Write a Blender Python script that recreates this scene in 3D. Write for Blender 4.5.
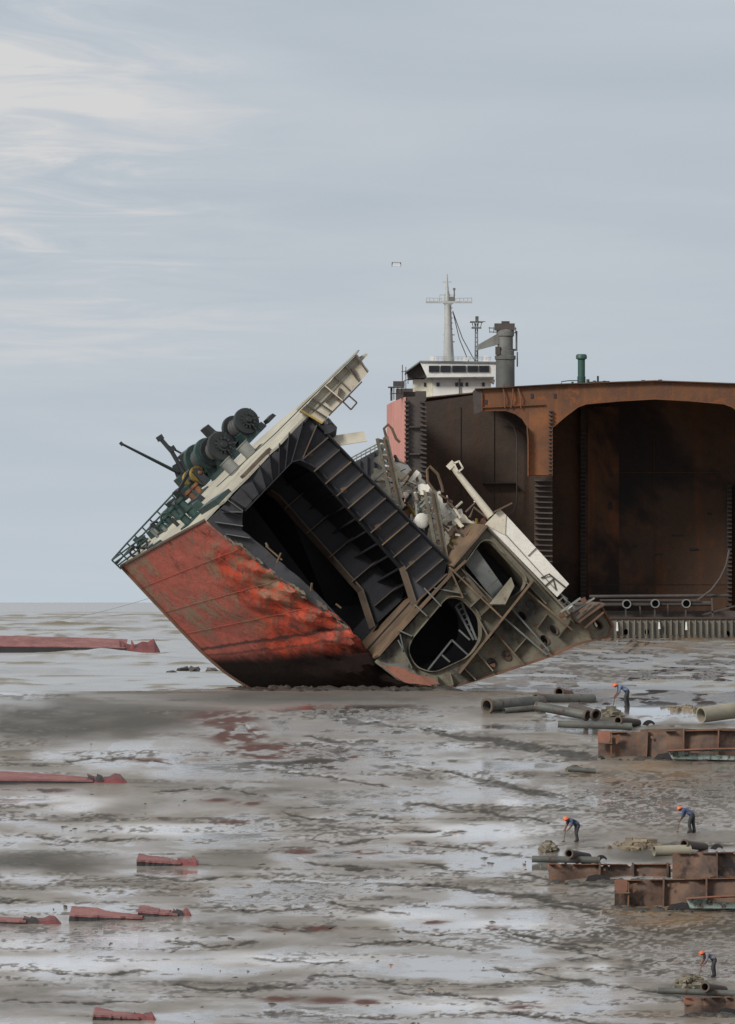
import bpy, bmesh, math, random
import numpy as np
from mathutils import Vector, Matrix, geometry

random.seed(7)
rng = np.random.default_rng(11)
scene = bpy.context.scene
for o in list(bpy.data.objects):
    bpy.data.objects.remove(o, do_unlink=True)
COL = scene.collection

# ------------------------------------------------------------------ camera, sky, sun, exposure
FOC = 8000.0            # focal length in picture pixels (a long lens from a high deck)
CX, HY = 367.5, 602.0   # horizontal centre and horizon row
CAMZ = 5.0
cam_d = bpy.data.cameras.new('camera')
cam = bpy.data.objects.new('camera', cam_d); COL.objects.link(cam)
cam.location = (0, 0, CAMZ); cam.rotation_euler = (math.radians(90), 0, 0)
cam_d.sensor_fit = 'VERTICAL'; cam_d.sensor_height = 36.0; cam_d.sensor_width = 36.0
cam_d.lens = 36.0 * FOC / 1024.0
cam_d.shift_y = (HY - 512.0) / 1024.0
cam_d.clip_start = 1.0; cam_d.clip_end = 90000
scene.camera = cam

SUN_EL, SUN_AZ = 33.0, -136.0      # degrees; azimuth clockwise from +Y (behind the camera, to its left)
world = bpy.data.worlds.new('World'); scene.world = world
world.use_nodes = True
wn = world.node_tree; wn.nodes.clear()
def WN(t, **k):
    n = wn.nodes.new(t)
    for a, b in k.items(): setattr(n, a, b)
    return n
w_out = WN('ShaderNodeOutputWorld'); w_bg = WN('ShaderNodeBackground')
sky = WN('ShaderNodeTexSky', sky_type='NISHITA', sun_disc=False)
sky.sun_elevation = math.radians(SUN_EL); sky.sun_rotation = math.radians(SUN_AZ)
sky.air_density = 1.0; sky.dust_density = 1.5; sky.ozone_density = 1.0
SKYS = 0.1
# overcast layer: cloud sheet seen in perspective (direction projected on a flat layer)
tc = WN('ShaderNodeTexCoord'); sep = WN('ShaderNodeSeparateXYZ')
wn.links.new(tc.outputs['Generated'], sep.inputs[0])
def wmath(op, a, b=None, c=None, clamp=False):
    n = WN('ShaderNodeMath', operation=op); n.use_clamp = clamp
    for i, v in enumerate((a, b, c)):
        if v is None: continue
        if isinstance(v, (int, float)): n.inputs[i].default_value = v
        else: wn.links.new(v, n.inputs[i])
    return n.outputs[0]
zz = wmath('MAXIMUM', sep.outputs[2], 0.0)
zc = wmath('ADD', zz, 0.035)
px_ = wmath('DIVIDE', sep.outputs[0], zc); py_ = wmath('DIVIDE', sep.outputs[1], zc)
cmb = WN('ShaderNodeCombineXYZ'); wn.links.new(px_, cmb.inputs[0]); wn.links.new(py_, cmb.inputs[1])
def wnoise(scale, detail, rough, off=(0, 0, 0), stretch=(1, 1, 1), dist=0.0):
    mp = WN('ShaderNodeMapping'); mp.inputs['Location'].default_value = off; mp.inputs['Scale'].default_value = stretch
    wn.links.new(cmb.outputs[0], mp.inputs[0])
    n = WN('ShaderNodeTexNoise'); n.inputs['Scale'].default_value = scale; n.inputs['Detail'].default_value = detail
    n.inputs['Roughness'].default_value = rough; n.inputs['Distortion'].default_value = dist
    wn.links.new(mp.outputs[0], n.inputs['Vector']); return n.outputs['Fac']
def wramp(fac, stops):
    r = WN('ShaderNodeValToRGB'); wn.links.new(fac, r.inputs[0])
    e = r.color_ramp.elements
    while len(e) < len(stops): e.new(0.5)
    for i, (p, c) in enumerate(stops): e[i].position = p; e[i].color = (*c, 1)
    return r.outputs[0]
def wmix(f, a, b, blend='MIX'):
    m = WN('ShaderNodeMix', data_type='RGBA', blend_type=blend)
    if isinstance(f, (int, float)): m.inputs[0].default_value = f
    else: wn.links.new(f, m.inputs[0])
    for i, v in ((6, a), (7, b)):
        if isinstance(v, tuple): m.inputs[i].default_value = (*v, 1)
        else: wn.links.new(v, m.inputs[i])
    return m.outputs[2]
n_big = wnoise(0.35, 3, 0.5, (3.1, 1.7, 0))
n_soft = wnoise(1.15, 5, 0.55, (0.3, 5.2, 0), (1.0, 0.55, 1), 0.4)
n_wisp = wnoise(3.2, 7, 0.62, (1.3, 2.2, 0), (1.0, 0.62, 1), 0.9)
west = WN('ShaderNodeMapRange'); west.interpolation_type = 'SMOOTHSTEP'
west.inputs['From Min'].default_value = 0.05; west.inputs['From Max'].default_value = -0.45
wn.links.new(px_, west.inputs['Value'])
cloud = wmath('ADD', wmath('MULTIPLY', n_big, 0.55), wmath('MULTIPLY', n_soft, 0.5))
high = WN('ShaderNodeMapRange'); high.interpolation_type = 'SMOOTHSTEP'
high.inputs['From Min'].default_value = 0.016; high.inputs['From Max'].default_value = 0.054
wn.links.new(zz, high.inputs['Value'])
wisp = wmath('MULTIPLY', wmath('MULTIPLY', wmath('SUBTRACT', n_wisp, 0.36, clamp=True), 1.05), wmath('MULTIPLY', west.outputs[0], high.outputs[0]))
cloud = wmath('ADD', cloud, wmath('SUBTRACT', wmath('MULTIPLY', wisp, 1.0), 0.03))
cloud_c = wramp(cloud, [(0.42, (4.55, 5.10, 5.75)), (0.60, (5.15, 5.6, 6.2)), (0.78, (6.75, 6.7, 6.75))])
# the layer thins a little towards the horizon, where the air is paler and bluer
hz = wmath('POWER', wmath('SUBTRACT', 1.0, wmath('MINIMUM', wmath('MULTIPLY', zz, 16.0), 1.0)), 1.6)
layer = wmix(wmath('MULTIPLY', hz, 0.75), cloud_c, (5.6, 6.3, 6.9))
upm = WN('ShaderNodeMapRange'); upm.interpolation_type = 'SMOOTHSTEP'
upm.inputs['From Min'].default_value = 0.09; upm.inputs['From Max'].default_value = 0.4; wn.links.new(zz, upm.inputs['Value'])
layer = wmix(wmath('MULTIPLY', upm.outputs[0], 0.8), layer, (5.9, 5.8, 5.7))
sky_c = wmix(0.93, sky.outputs[0], layer)
wn.links.new(sky_c, w_bg.inputs[0]); w_bg.inputs[1].default_value = SKYS
wn.links.new(w_bg.outputs[0], w_out.inputs[0])

sun_d = bpy.data.lights.new('sun', 'SUN'); sun_d.energy = 2.8; sun_d.angle = math.radians(16); sun_d.color = (1.0, 0.96, 0.9)
sun = bpy.data.objects.new('sun', sun_d); COL.objects.link(sun)
az, el = math.radians(SUN_AZ), math.radians(SUN_EL)
sdir = Vector((math.sin(az) * math.cos(el), math.cos(az) * math.cos(el), math.sin(el)))
sun.rotation_euler = (-sdir).to_track_quat('-Z', 'Y').to_euler()
sun.location = sdir * 200

scene.render.engine = 'CYCLES'
scene.view_settings.view_transform = 'Standard'; scene.view_settings.look = 'None'
scene.view_settings.gamma = 1.0; scene.view_settings.use_curve_mapping = False
scene.view_settings.exposure = 0.0
scene.render.resolution_x = 735; scene.render.resolution_y = 1024

# ------------------------------------------------------------------ helpers
def lin(r, g, b):
    f = lambda c: (c / 255 / 12.92) if c / 255 <= 0.04045 else ((c / 255 + 0.055) / 1.055) ** 2.4
    return (f(r), f(g), f(b))

class NT:
    def __init__(s, name):
        s.m = bpy.data.materials.new(name); s.m.use_nodes = True
        s.t = s.m.node_tree; s.t.nodes.clear()
        s.out = s.n('ShaderNodeOutputMaterial'); s.b = s.n('ShaderNodeBsdfPrincipled')
        s.l(s.b.outputs[0], s.out.inputs[0])
    def n(s, t, **k):
        x = s.t.nodes.new(t)
        for a, b in k.items(): setattr(x, a, b)
        return x
    def l(s, a, b): s.t.links.new(a, b)
    def setv(s, sock, v):
        if isinstance(v, tuple):
            sock.default_value = (*v, 1) if len(v) == 3 and len(sock.default_value) == 4 else v
        elif isinstance(v, (int, float)): sock.default_value = v
        else: s.l(v, sock)
    def math(s, op, a, b=None, c=None, clamp=False):
        x = s.n('ShaderNodeMath', operation=op); x.use_clamp = clamp
        for i, v in enumerate((a, b, c)):
            if v is not None: s.setv(x.inputs[i], v)
        return x.outputs[0]
    def mix(s, f, a, b, blend='MIX'):
        x = s.n('ShaderNodeMix', data_type='RGBA', blend_type=blend)
        s.setv(x.inputs[0], f); s.setv(x.inputs[6], a); s.setv(x.inputs[7], b)
        return x.outputs[2]
    def mixf(s, f, a, b):
        x = s.n('ShaderNodeMix', data_type='FLOAT')
        s.setv(x.inputs[0], f); s.setv(x.inputs[2], a); s.setv(x.inputs[3], b)
        return x.outputs[0]
    def noise(s, vec, scale, detail=4, rough=0.55, dist=0.0):
        x = s.n('ShaderNodeTexNoise')
        x.inputs['Scale'].default_value = scale; x.inputs['Detail'].default_value = detail
        x.inputs['Roughness'].default_value = rough; x.inputs['Distortion'].default_value = dist
        s.l(vec, x.inputs['Vector']); return x.outputs['Fac']
    def step(s, f, lo, hi):
        x = s.n('ShaderNodeMapRange'); x.interpolation_type = 'SMOOTHSTEP'
        x.inputs['From Min'].default_value = lo; x.inputs['From Max'].default_value = hi
        s.l(f, x.inputs['Value']); return x.outputs[0]
    def mapping(s, vec, scale=(1, 1, 1), rot=(0, 0, 0), loc=(0, 0, 0)):
        x = s.n('ShaderNodeMapping'); x.inputs['Scale'].default_value = scale
        x.inputs['Rotation'].default_value = rot; x.inputs['Location'].default_value = loc
        s.l(vec, x.inputs[0]); return x.outputs[0]
    def bump(s, h, strength, dist, normal=None):
        x = s.n('ShaderNodeBump'); x.inputs['Strength'].default_value = strength; x.inputs['Distance'].default_value = dist
        s.l(h, x.inputs['Height'])
        if normal is not None: s.l(normal, x.inputs['Normal'])
        return x.outputs[0]

def steel(name, c1, c2, rust, amt=0.5, sc=1.0, rough=0.6, streak=0.0, srot=0.0, soot=0.0, metal=0.0, bump=0.4):
    """Painted or bare steel: two paint tones, rust blooms, run-down streaks, soot patches, dents."""
    N = NT(name)
    co = N.n('ShaderNodeTexCoord').outputs['Object']
    oi = N.n('ShaderNodeObjectInfo')
    off = N.n('ShaderNodeCombineXYZ')
    r = N.math('MULTIPLY', oi.outputs['Random'], 37.0)
    N.l(r, off.inputs[0]); N.l(r, off.inputs[2])
    add = N.n('ShaderNodeVectorMath', operation='ADD'); N.l(co, add.inputs[0]); N.l(off.outputs[0], add.inputs[1])
    v = add.outputs[0]
    big = N.noise(v, 0.35 * sc, 5, 0.6, 0.3)
    mid = N.noise(v, 1.6 * sc, 6, 0.65, 0.2)
    fine = N.noise(v, 9 * sc, 5, 0.7)
    col = N.mix(N.step(big, 0.35, 0.65), c1, c2)
    col = N.mix(N.math('MULTIPLY', N.step(fine, 0.45, 0.75), 0.35), col, tuple(x * 0.55 for x in c1))
    rmask = N.step(N.math('ADD', N.math('MULTIPLY', mid, 0.7), N.math('MULTIPLY', fine, 0.3)), 0.66 - 0.3 * amt, 0.78 - 0.3 * amt)
    if streak > 0:
        sv = N.mapping(v, (3.2 * sc, 3.2 * sc, 0.22 * sc), (0, srot, 0))
        st = N.step(N.noise(sv, 1.0, 4, 0.6), 0.50, 0.72)
        rmask = N.math('MAXIMUM', rmask, N.math('MULTIPLY', st, streak))
    rc = N.mix(mid, rust, tuple(x * 0.45 for x in rust))
    col = N.mix(N.math('MULTIPLY', rmask, min(1.0, 0.35 + amt)), col, rc)
    if soot > 0:
        sm = N.step(N.noise(N.mapping(v, (1, 1, 1), loc=(9, 4, 2)), 0.22 * sc, 5, 0.65, 0.4), 0.62 - 0.25 * soot, 0.72 - 0.2 * soot)
        col = N.mix(N.math('MULTIPLY', sm, 0.85), col, (0.012, 0.012, 0.014))
    N.l(col, N.b.inputs['Base Color'])
    N.l(N.mixf(rmask, rough, 0.9), N.b.inputs['Roughness'])
    N.b.inputs['Metallic'].default_value = metal
    hgt = N.math('ADD', N.math('MULTIPLY', mid, 0.6), N.math('MULTIPLY', fine, 0.25))
    N.l(N.bump(hgt, bump, 0.12 / sc), N.b.inputs['Normal'])
    return N.m

class MB:
    def __init__(s): s.v = []; s.f = []
    def add(s, vs, fs):
        o = len(s.v); s.v += [tuple(p) for p in vs]; s.f += [tuple(i + o for i in f) for f in fs]; return s
    def hexa(s, a, b):   # two quads (lists of 4) joined
        return s.add(list(a) + list(b), [(3, 2, 1, 0), (4, 5, 6, 7), (0, 1, 5, 4), (1, 2, 6, 5), (2, 3, 7, 6), (3, 0, 4, 7)])
    def box(s, c, size):
        x, y, z = c; a, b, d = (q / 2 for q in size)
        return s.hexa([(x - a, y - b, z - d), (x + a, y - b, z - d), (x + a, y + b, z - d), (x - a, y + b, z - d)],
                      [(x - a, y - b, z + d), (x + a, y - b, z + d), (x + a, y + b, z + d), (x - a, y + b, z + d)])
    def bar(s, p, q, w, h=None, up=(0, 0, 1)):
        p, q = Vector(p), Vector(q); h = h or w
        d = (q - p).normalized(); u = Vector(up)
        if abs(d.dot(u)) > 0.98: u = Vector((1, 0, 0))
        a = d.cross(u).normalized() * w / 2; b = a.cross(d).normalized() * h / 2
        return s.hexa([p - a - b, p + a - b, p + a + b, p - a + b], [q - a - b, q + a - b, q + a + b, q - a + b])
    def tube(s, pts, r, n=10, cap=True):
        pts = [Vector(p) for p in pts]; rs = r if isinstance(r, (list, tuple)) else [r] * len(pts)
        o = len(s.v); prev = None
        for i, p in enumerate(pts):
            d = (pts[min(i + 1, len(pts) - 1)] - pts[max(i - 1, 0)]).normalized()
            if prev is None:
                u = Vector((0, 0, 1)) if abs(d.z) < 0.9 else Vector((1, 0, 0))
                a = d.cross(u).normalized()
            else:
                a = (prev - d * prev.dot(d)).normalized()
            prev = a; b = d.cross(a)
            for k in range(n):
                t = 2 * math.pi * k / n
                s.v.append(tuple(p + (a * math.cos(t) + b * math.sin(t)) * rs[i]))
        for i in range(len(pts) - 1):
            for k in range(n):
                k2 = (k + 1) % n
                s.f.append((o + i * n + k, o + i * n + k2, o + (i + 1) * n + k2, o + (i + 1) * n + k))
        if cap:
            s.f.append(tuple(o + k for k in reversed(range(n))))
            s.f.append(tuple(o + (len(pts) - 1) * n + k for k in range(n)))
        return s
    def pipe(s, p, q, r, wall, n=16):      # hollow pipe, open both ends
        p, q = Vector(p), Vector(q); d = (q - p).normalized()
        u = Vector((0, 0, 1)) if abs(d.z) < 0.9 else Vector((1, 0, 0))
        a = d.cross(u).normalized(); b = d.cross(a); o = len(s.v)
        for c, rr in ((p, r), (q, r), (q, r - wall), (p, r - wall)):
            for k in range(n):
                t = 2 * math.pi * k / n
                s.v.append(tuple(c + (a * math.cos(t) + b * math.sin(t)) * rr))
        for i in range(4):
            j = (i + 1) % 4
            for k in range(n):
                k2 = (k + 1) % n
                s.f.append((o + i * n + k, o + i * n + k2, o + j * n + k2, o + j * n + k))
        return s
    def lathe(s, p, d, prof, n=20):        # prof: (distance along d, radius)
        p = Vector(p); d = Vector(d).normalized()
        u = Vector((0, 0, 1)) if abs(d.z) < 0.9 else Vector((1, 0, 0))
        a = d.cross(u).normalized(); b = d.cross(a); o = len(s.v)
        for h, r in prof:
            for k in range(n):
                t = 2 * math.pi * k / n
                s.v.append(tuple(p + d * h + (a * math.cos(t) + b * math.sin(t)) * r))
        for i in range(len(prof) - 1):
            for k in range(n):
                k2 = (k + 1) % n
                s.f.append((o + i * n + k, o + i * n + k2, o + (i + 1) * n + k2, o + (i + 1) * n + k))
        s.f.append(tuple(o + k for k in reversed(range(n))))
        s.f.append(tuple(o + (len(prof) - 1) * n + k for k in range(n)))
        return s
    def build(s, name, mat, parent=None, smooth=False, recalc=True):
        me = bpy.data.meshes.new(name); me.from_pydata(s.v, [], s.f)
        if recalc:
            bm = bmesh.new(); bm.from_mesh(me); bmesh.ops.recalc_face_normals(bm, faces=bm.faces); bm.to_mesh(me); bm.free()
        if smooth:
            me.shade_smooth()
            try: me.set_sharp_from_angle(angle=math.radians(40))
            except Exception: pass
        me.materials.append(mat)
        o = bpy.data.objects.new(name, me); COL.objects.link(o)
        if parent is not None: o.parent = parent
        return o

def tag(o, label=None, cat=None, group=None, kind=None):
    if label: o['label'] = label
    if cat: o['category'] = cat
    if group: o['group'] = group
    if kind: o['kind'] = kind
    return o
def empty(name, loc, label=None, cat=None, group=None):
    o = bpy.data.objects.new(name, None); COL.objects.link(o); o.location = loc; o.empty_display_size = 0.5
    return tag(o, label, cat, group)

class Frame:
    """Local drawing board of one thing: sheet coordinates (u, v) in picture pixels at distance D, t metres deeper."""
    def __init__(s, D, u0, v0, axis=(0, 0)):
        s.D, s.u0, s.v0, s.k = D, u0, v0, D / FOC
        s.ax = axis
        s.loc = Vector(((u0 - CX) * s.k, D, CAMZ - (v0 - HY) * s.k))
    def P(s, u, v, t=0.0, slide=False):
        if slide: u += s.ax[0] * t; v += s.ax[1] * t
        return Vector(((u - s.u0) * s.k, t, -(v - s.v0) * s.k))
    def plate(s, mb, outer, holes=(), t=0.0, thick=0.05, slide=False):
        """Flat plate with cut-outs, in the sheet plane at depth t."""
        pts, faces = [], []
        for ring in [outer] + list(holes):
            o = len(pts); pts += [Vector(p) for p in ring]; faces.append(list(range(o, o + len(ring))))
        r = geometry.delaunay_2d_cdt(pts, [], faces, 1, 1e-4)
        vs, es, fs = r[0], r[1], r[2]
        def inside(p, ring):
            c = False
            for i in range(len(ring)):
                (x0, y0), (x1, y1) = ring[i - 1], ring[i]
                if (y0 > p[1]) != (y1 > p[1]) and p[0] < (x1 - x0) * (p[1] - y0) / (y1 - y0) + x0: c = not c
            return c
        if holes:
            fs = [f for f in fs if not any(inside([sum(vs[i][q] for i in f) / len(f) for q in (0, 1)], h) for h in holes)]
        n = len(vs); o = len(mb.v)
        for tt in (t, t + thick):
            for p in vs: mb.v.append(tuple(s.P(p[0], p[1], tt, slide) if not slide else s.P(p[0] + s.ax[0] * t, p[1] + s.ax[1] * t, tt)))
        cnt = {}
        for f in fs:
            mb.f.append(tuple(o + i for i in f)); mb.f.append(tuple(o + n + i for i in reversed(f)))
            for i in range(len(f)):
                a, b = f[i], f[(i + 1) % len(f)]
                cnt.setdefault((min(a, b), max(a, b)), []).append((a, b))
        for k, l in cnt.items():
            if len(l) == 1:
                a, b = l[0]; mb.f.append((o + b, o + a, o + n + a, o + n + b))
        return mb
    def rib(s, mb, p0, p1, t0, t1, th, slide=0.0):
        """Flat bar on edge: runs p0->p1 on the sheet, stands from t0 to t1, th pixels thick."""
        p0, p1 = Vector(p0), Vector(p1); d = (p1 - p0).normalized(); n = Vector((-d.y, d.x)) * th / 2
        sh = Vector(s.ax) * slide
        q = [p0 + n + sh, p1 + n + sh, p1 - n + sh, p0 - n + sh]
        return mb.hexa([s.P(a.x, a.y, t0) for a in q], [s.P(a.x, a.y, t1) for a in q])
    def sheet(s, mb, line, t0, t1, th=1.0, nt=1):
        """Plate whose cut edge follows `line` on the sheet, swept along the axis from t0 to t1."""
        L = [Vector(p) for p in line]; off = []
        for i in range(len(L)):
            d = (L[min(i + 1, len(L) - 1)] - L[max(i - 1, 0)]).normalized(); off.append(Vector((-d.y, d.x)) * th / 2)
        for i in range(len(L) - 1):
            q = [L[i] + off[i], L[i + 1] + off[i + 1], L[i + 1] - off[i + 1], L[i] - off[i]]
            mb.hexa([s.P(a.x, a.y, t0, True) for a in q], [s.P(a.x, a.y, t1, True) for a in q])
        return mb
def lerp(a, b, f): return tuple(x + (y - x) * f for x, y in zip(a, b))
def jag(poly, amp, step, seed=0):
    r = random.Random(seed); out = []
    for i in range(len(poly)):
        a, b = Vector(poly[i]), Vector(poly[(i + 1) % len(poly)])
        d = b - a; n = max(1, int(d.length / step)); nn = Vector((-d.y, d.x)).normalized() if d.length else Vector((0, 0))
        for k in range(n):
            p = a + d * (k / n)
            if k: p = p + nn * r.uniform(-amp, amp)
            out.append((p.x, p.y))
    return out
def oval(c, a, b, ang, n=14):
    ca, sa = math.cos(ang), math.sin(ang)
    return [(c[0] + ca * a * math.cos(t) - sa * b * math.sin(t), c[1] + sa * a * math.cos(t) + ca * b * math.sin(t))
            for t in (2 * math.pi * k / n for k in range(n))]
def rounded(poly, r, n=5):
    out = []
    for i in range(len(poly)):
        p0, p, p1 = Vector(poly[i - 1]), Vector(poly[i]), Vector(poly[(i + 1) % len(poly)])
        a, b = (p0 - p), (p1 - p); ra = min(r, a.length * .45); rb = min(r, b.length * .45)
        A = p + a.normalized() * ra; B = p + b.normalized() * rb
        for k in range(n + 1):
            f = k / n; q = A * (1 - f) ** 2 + p * 2 * f * (1 - f) + B * f * f; out.append((q.x, q.y))
    return out

# ------------------------------------------------------------------ materials
M = {}
RUST = lin(150, 82, 42); RUSTD = lin(98, 54, 34); RUSTO = lin(190, 100, 45)
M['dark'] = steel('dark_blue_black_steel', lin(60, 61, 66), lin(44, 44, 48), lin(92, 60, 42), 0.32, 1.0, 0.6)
M['inner'] = steel('shade_darkened_hold_plating', lin(30, 31, 38), lin(23, 24, 30), RUSTD, 0.2, 1.0, 0.7)  # the hold's shade put into the colour, darker than the outer web frame
M['green'] = steel('grey_green_primed_steel', lin(122, 116, 99), lin(92, 88, 78), lin(112, 76, 50), 0.45, 1.3, 0.7, soot=0.35, bump=0.7)
M['green2'] = steel('dull_grey_steel', lin(106, 108, 104), lin(84, 88, 88), RUSTD, 0.3, 1.2, 0.6)
M['edge'] = steel('rusted_flame_cut_edge', lin(116, 95, 74), lin(86, 72, 59), lin(132, 82, 50), 0.40, 1.5, 0.85)
M['edge_dark'] = steel('brown_cut_edge', lin(98, 84, 72), lin(74, 66, 60), RUST, 0.35, 1.5, 0.8)
M['rust'] = steel('flaking_rust', lin(116, 84, 66), lin(88, 68, 57), lin(140, 86, 54), 0.35, 1.2, 0.9)
M['white'] = steel('weathered_white_paint', lin(226, 222, 212), lin(206, 203, 194), RUST, 0.12, 0.8, 0.5, streak=0.22)
M['cream'] = steel('stained_cream_paint', lin(210, 202, 184), lin(190, 182, 164), RUST, 0.26, 1.2, 0.6)
M['deck'] = steel('bleached_deck_paint', lin(178, 174, 158), lin(156, 152, 138), RUSTD, 0.3, 1.0, 0.8)
M['winch'] = steel('dark_green_machinery_paint', lin(52, 76, 73), lin(38, 54, 54), RUSTD, 0.38, 2.6, 0.45)
M['winch_dark'] = steel('oily_black_machinery', lin(44, 50, 50), lin(34, 38, 40), RUSTD, 0.3, 2.0, 0.45)
M['teal'] = steel('teal_machinery_paint', lin(54, 82, 77), lin(40, 62, 60), RUSTD, 0.38, 2.4, 0.5)
M['orange'] = steel('orange_rust_drum', lin(140, 92, 62), lin(104, 72, 52), RUSTD, 0.5, 2.0, 0.8)
M['yellow'] = steel('worn_yellow_paint', lin(164, 138, 56), lin(120, 102, 48), RUSTD, 0.4, 2.0, 0.6)
M['galv'] = steel('grey_galvanised_pipe', lin(132, 134, 130), lin(108, 110, 108), RUSTD, 0.3, 2.0, 0.5)
M['rope'] = steel('steel_wire', lin(70, 72, 72), lin(60, 60, 60), RUSTD, 0.2, 2.0, 0.6)
M['pink'] = steel('faded_red_topside_paint', lin(200, 138, 124), lin(182, 118, 108), RUSTD, 0.16, 0.15, 0.6, streak=0.35)
M['brown'] = steel('rust_brown_bulkhead', lin(104, 74, 55), lin(78, 60, 48), lin(146, 86, 46), 0.36, 0.16, 0.9, streak=0.5, soot=0.45)
M['brown2'] = steel('streaked_rust_bulkhead', lin(116, 78, 54), lin(86, 63, 49), lin(164, 94, 48), 0.42, 0.18, 0.9, streak=0.7, soot=0.3)
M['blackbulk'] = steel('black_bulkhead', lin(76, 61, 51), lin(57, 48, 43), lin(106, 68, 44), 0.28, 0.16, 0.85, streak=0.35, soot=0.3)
M['rustweb'] = steel('orange_rust_web_frame', lin(118, 78, 52), lin(84, 61, 48), lin(172, 100, 50), 0.46, 0.25, 0.9, streak=0.45)
M['rustpil'] = steel('bright_rust_pillar', lin(134, 86, 54), lin(98, 68, 50), lin(160, 96, 50), 0.4, 0.3, 0.9, streak=0.5)
M['greybott'] = steel('silted_grey_bottom_plating', lin(126, 122, 112), lin(104, 101, 94), RUSTD, 0.28, 0.25, 0.9, streak=0.4)
M['grime'] = steel('grimy_brown_grey_steel', lin(84, 76, 72), lin(64, 60, 60), RUSTD, 0.3, 0.25, 0.85)
M['shipwhite'] = steel('ship_white_paint', lin(226, 226, 222), lin(208, 208, 204), RUST, 0.1, 0.25, 0.5, streak=0.18)
M['shipcream'] = steel('ship_cream_paint', lin(214, 210, 192), lin(196, 192, 174), RUST, 0.2, 0.3, 0.6)
M['mast'] = steel('mast_grey_white', lin(176, 178, 176), lin(150, 152, 150), RUST, 0.12, 0.4, 0.55, streak=0.2)
M['cranegrey'] = steel('grey_crane_paint', lin(118, 120, 116), lin(84, 86, 84), RUSTD, 0.35, 0.5, 0.6, streak=0.4)
M['ventgreen'] = steel('green_vent_paint', lin(42, 80, 70), lin(34, 64, 58), RUSTD, 0.15, 0.5, 0.5)
M['glass'] = steel('dark_window_glass', lin(34, 36, 40), lin(28, 30, 34), lin(30, 30, 30), 0.05, 0.5, 0.15)
M['rustplate'] = steel('brown_rust_hull_plate', lin(112, 90, 76), lin(76, 66, 61), lin(138, 82, 52), 0.45, 2.6, 0.9, streak=0.4, soot=0.35, bump=0.8)
M['redrust'] = steel('orange_rust_cap', lin(150, 100, 82), lin(112, 80, 68), lin(140, 82, 54), 0.4, 1.5, 0.85)
M['tealplate'] = steel('flaking_teal_paint', lin(148, 164, 156), lin(100, 124, 118), lin(92, 52, 42), 0.62, 3.5, 0.7, streak=0.8)
M['redplate'] = steel('faded_red_antifouling', lin(146, 98, 94), lin(118, 76, 74), lin(92, 54, 48), 0.4, 1.6, 0.7, bump=0.7, streak=.2)
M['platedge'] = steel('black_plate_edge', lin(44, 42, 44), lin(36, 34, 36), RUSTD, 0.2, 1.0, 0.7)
M['pipegrey'] = steel('grey_scrap_pipe', lin(96, 97, 91), lin(70, 73, 71), RUSTD, 0.48, 1.5, 0.6)
M['pipepale'] = steel('pale_ochre_pipe', lin(154, 148, 130), lin(126, 122, 110), RUST, 0.3, 1.0, 0.75)
M['scrap'] = steel('mixed_rubble', lin(128, 122, 106), lin(78, 74, 66), RUST, 0.4, 4.0, 0.9)
M['ochre'] = steel('ochre_rubble', lin(136, 124, 104), lin(98, 90, 78), RUST, 0.4, 4.0, 0.9)
M['mudlump'] = steel('dark_wet_mud', lin(74, 70, 64), lin(52, 50, 47), lin(60, 50, 42), 0.3, 2.0, 0.45)

# red hull shell of the wreck: paint bands laid out by girth (uv.y: deck 0, keel 1) and length (uv.x: stem 0, cut 1)
N = NT('red_hull_paint')
uvn = N.n('ShaderNodeUVMap'); co = N.n('ShaderNodeTexCoord').outputs['Object']
sp = N.n('ShaderNodeSeparateXYZ'); N.l(uvn.outputs[0], sp.inputs[0]); U, V = sp.outputs[0], sp.outputs[1]
nb = N.noise(co, 0.28, 5, 0.6, 0.5); nm = N.noise(co, 1.1, 6, 0.65, 0.4); nf = N.noise(co, 6, 5, 0.7)
scr = N.noise(N.mapping(co, (2.6, 0.5, 0.45), (0, math.radians(38), 0)), 1.3, 5, 0.65, 0.2)
col = N.mix(N.step(nb, 0.38, 0.62), lin(174, 90, 76), lin(150, 82, 72))
col = N.mix(N.math('MULTIPLY', N.step(nm, 0.5, 0.75), 0.5), col, lin(112, 62, 54))
# newer orange-red coat towards the cut
wob = N.math('ADD', U, N.math('MULTIPLY', N.math('SUBTRACT', nm, 0.5), 0.45))
wob2 = N.math('ADD', wob, N.math('MULTIPLY', N.math('SUBTRACT', V, 0.45), 0.55))
om = N.math('MULTIPLY', N.step(wob2, 0.47, 0.56), N.step(N.math('ADD', V, N.math('MULTIPLY', nm, 0.12)), 0.16, 0.24))
col = N.mix(om, col, N.mix(N.step(nm, .35, .65), lin(190, 72, 44), lin(134, 58, 44)))
# grey worn patches and scrapes
gm = N.math('MULTIPLY', N.step(nb, 0.47, 0.56), N.step(nm, 0.38, 0.52))
gm = N.math('MULTIPLY', gm, N.math('SUBTRACT', 1.0, N.step(V, 0.45, 0.62)))
col = N.mix(N.math('MULTIPLY', gm, 0.7), col, lin(134, 120, 96))
sm_ = N.math('MULTIPLY', N.step(scr, 0.54, 0.64), N.step(U, 0.15, 0.6))
col = N.mix(N.math('MULTIPLY', sm_, 0.7), col, lin(120, 98, 82))
dk = N.math('MULTIPLY', N.step(N.noise(N.mapping(co, loc=(4, 9, 1)), 0.7, 6, 0.7, 0.6), 0.56, 0.66), N.step(U, 0.2, 0.6))
col = N.mix(N.math('MULTIPLY', dk, 0.75), col, lin(70, 42, 36))
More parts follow.
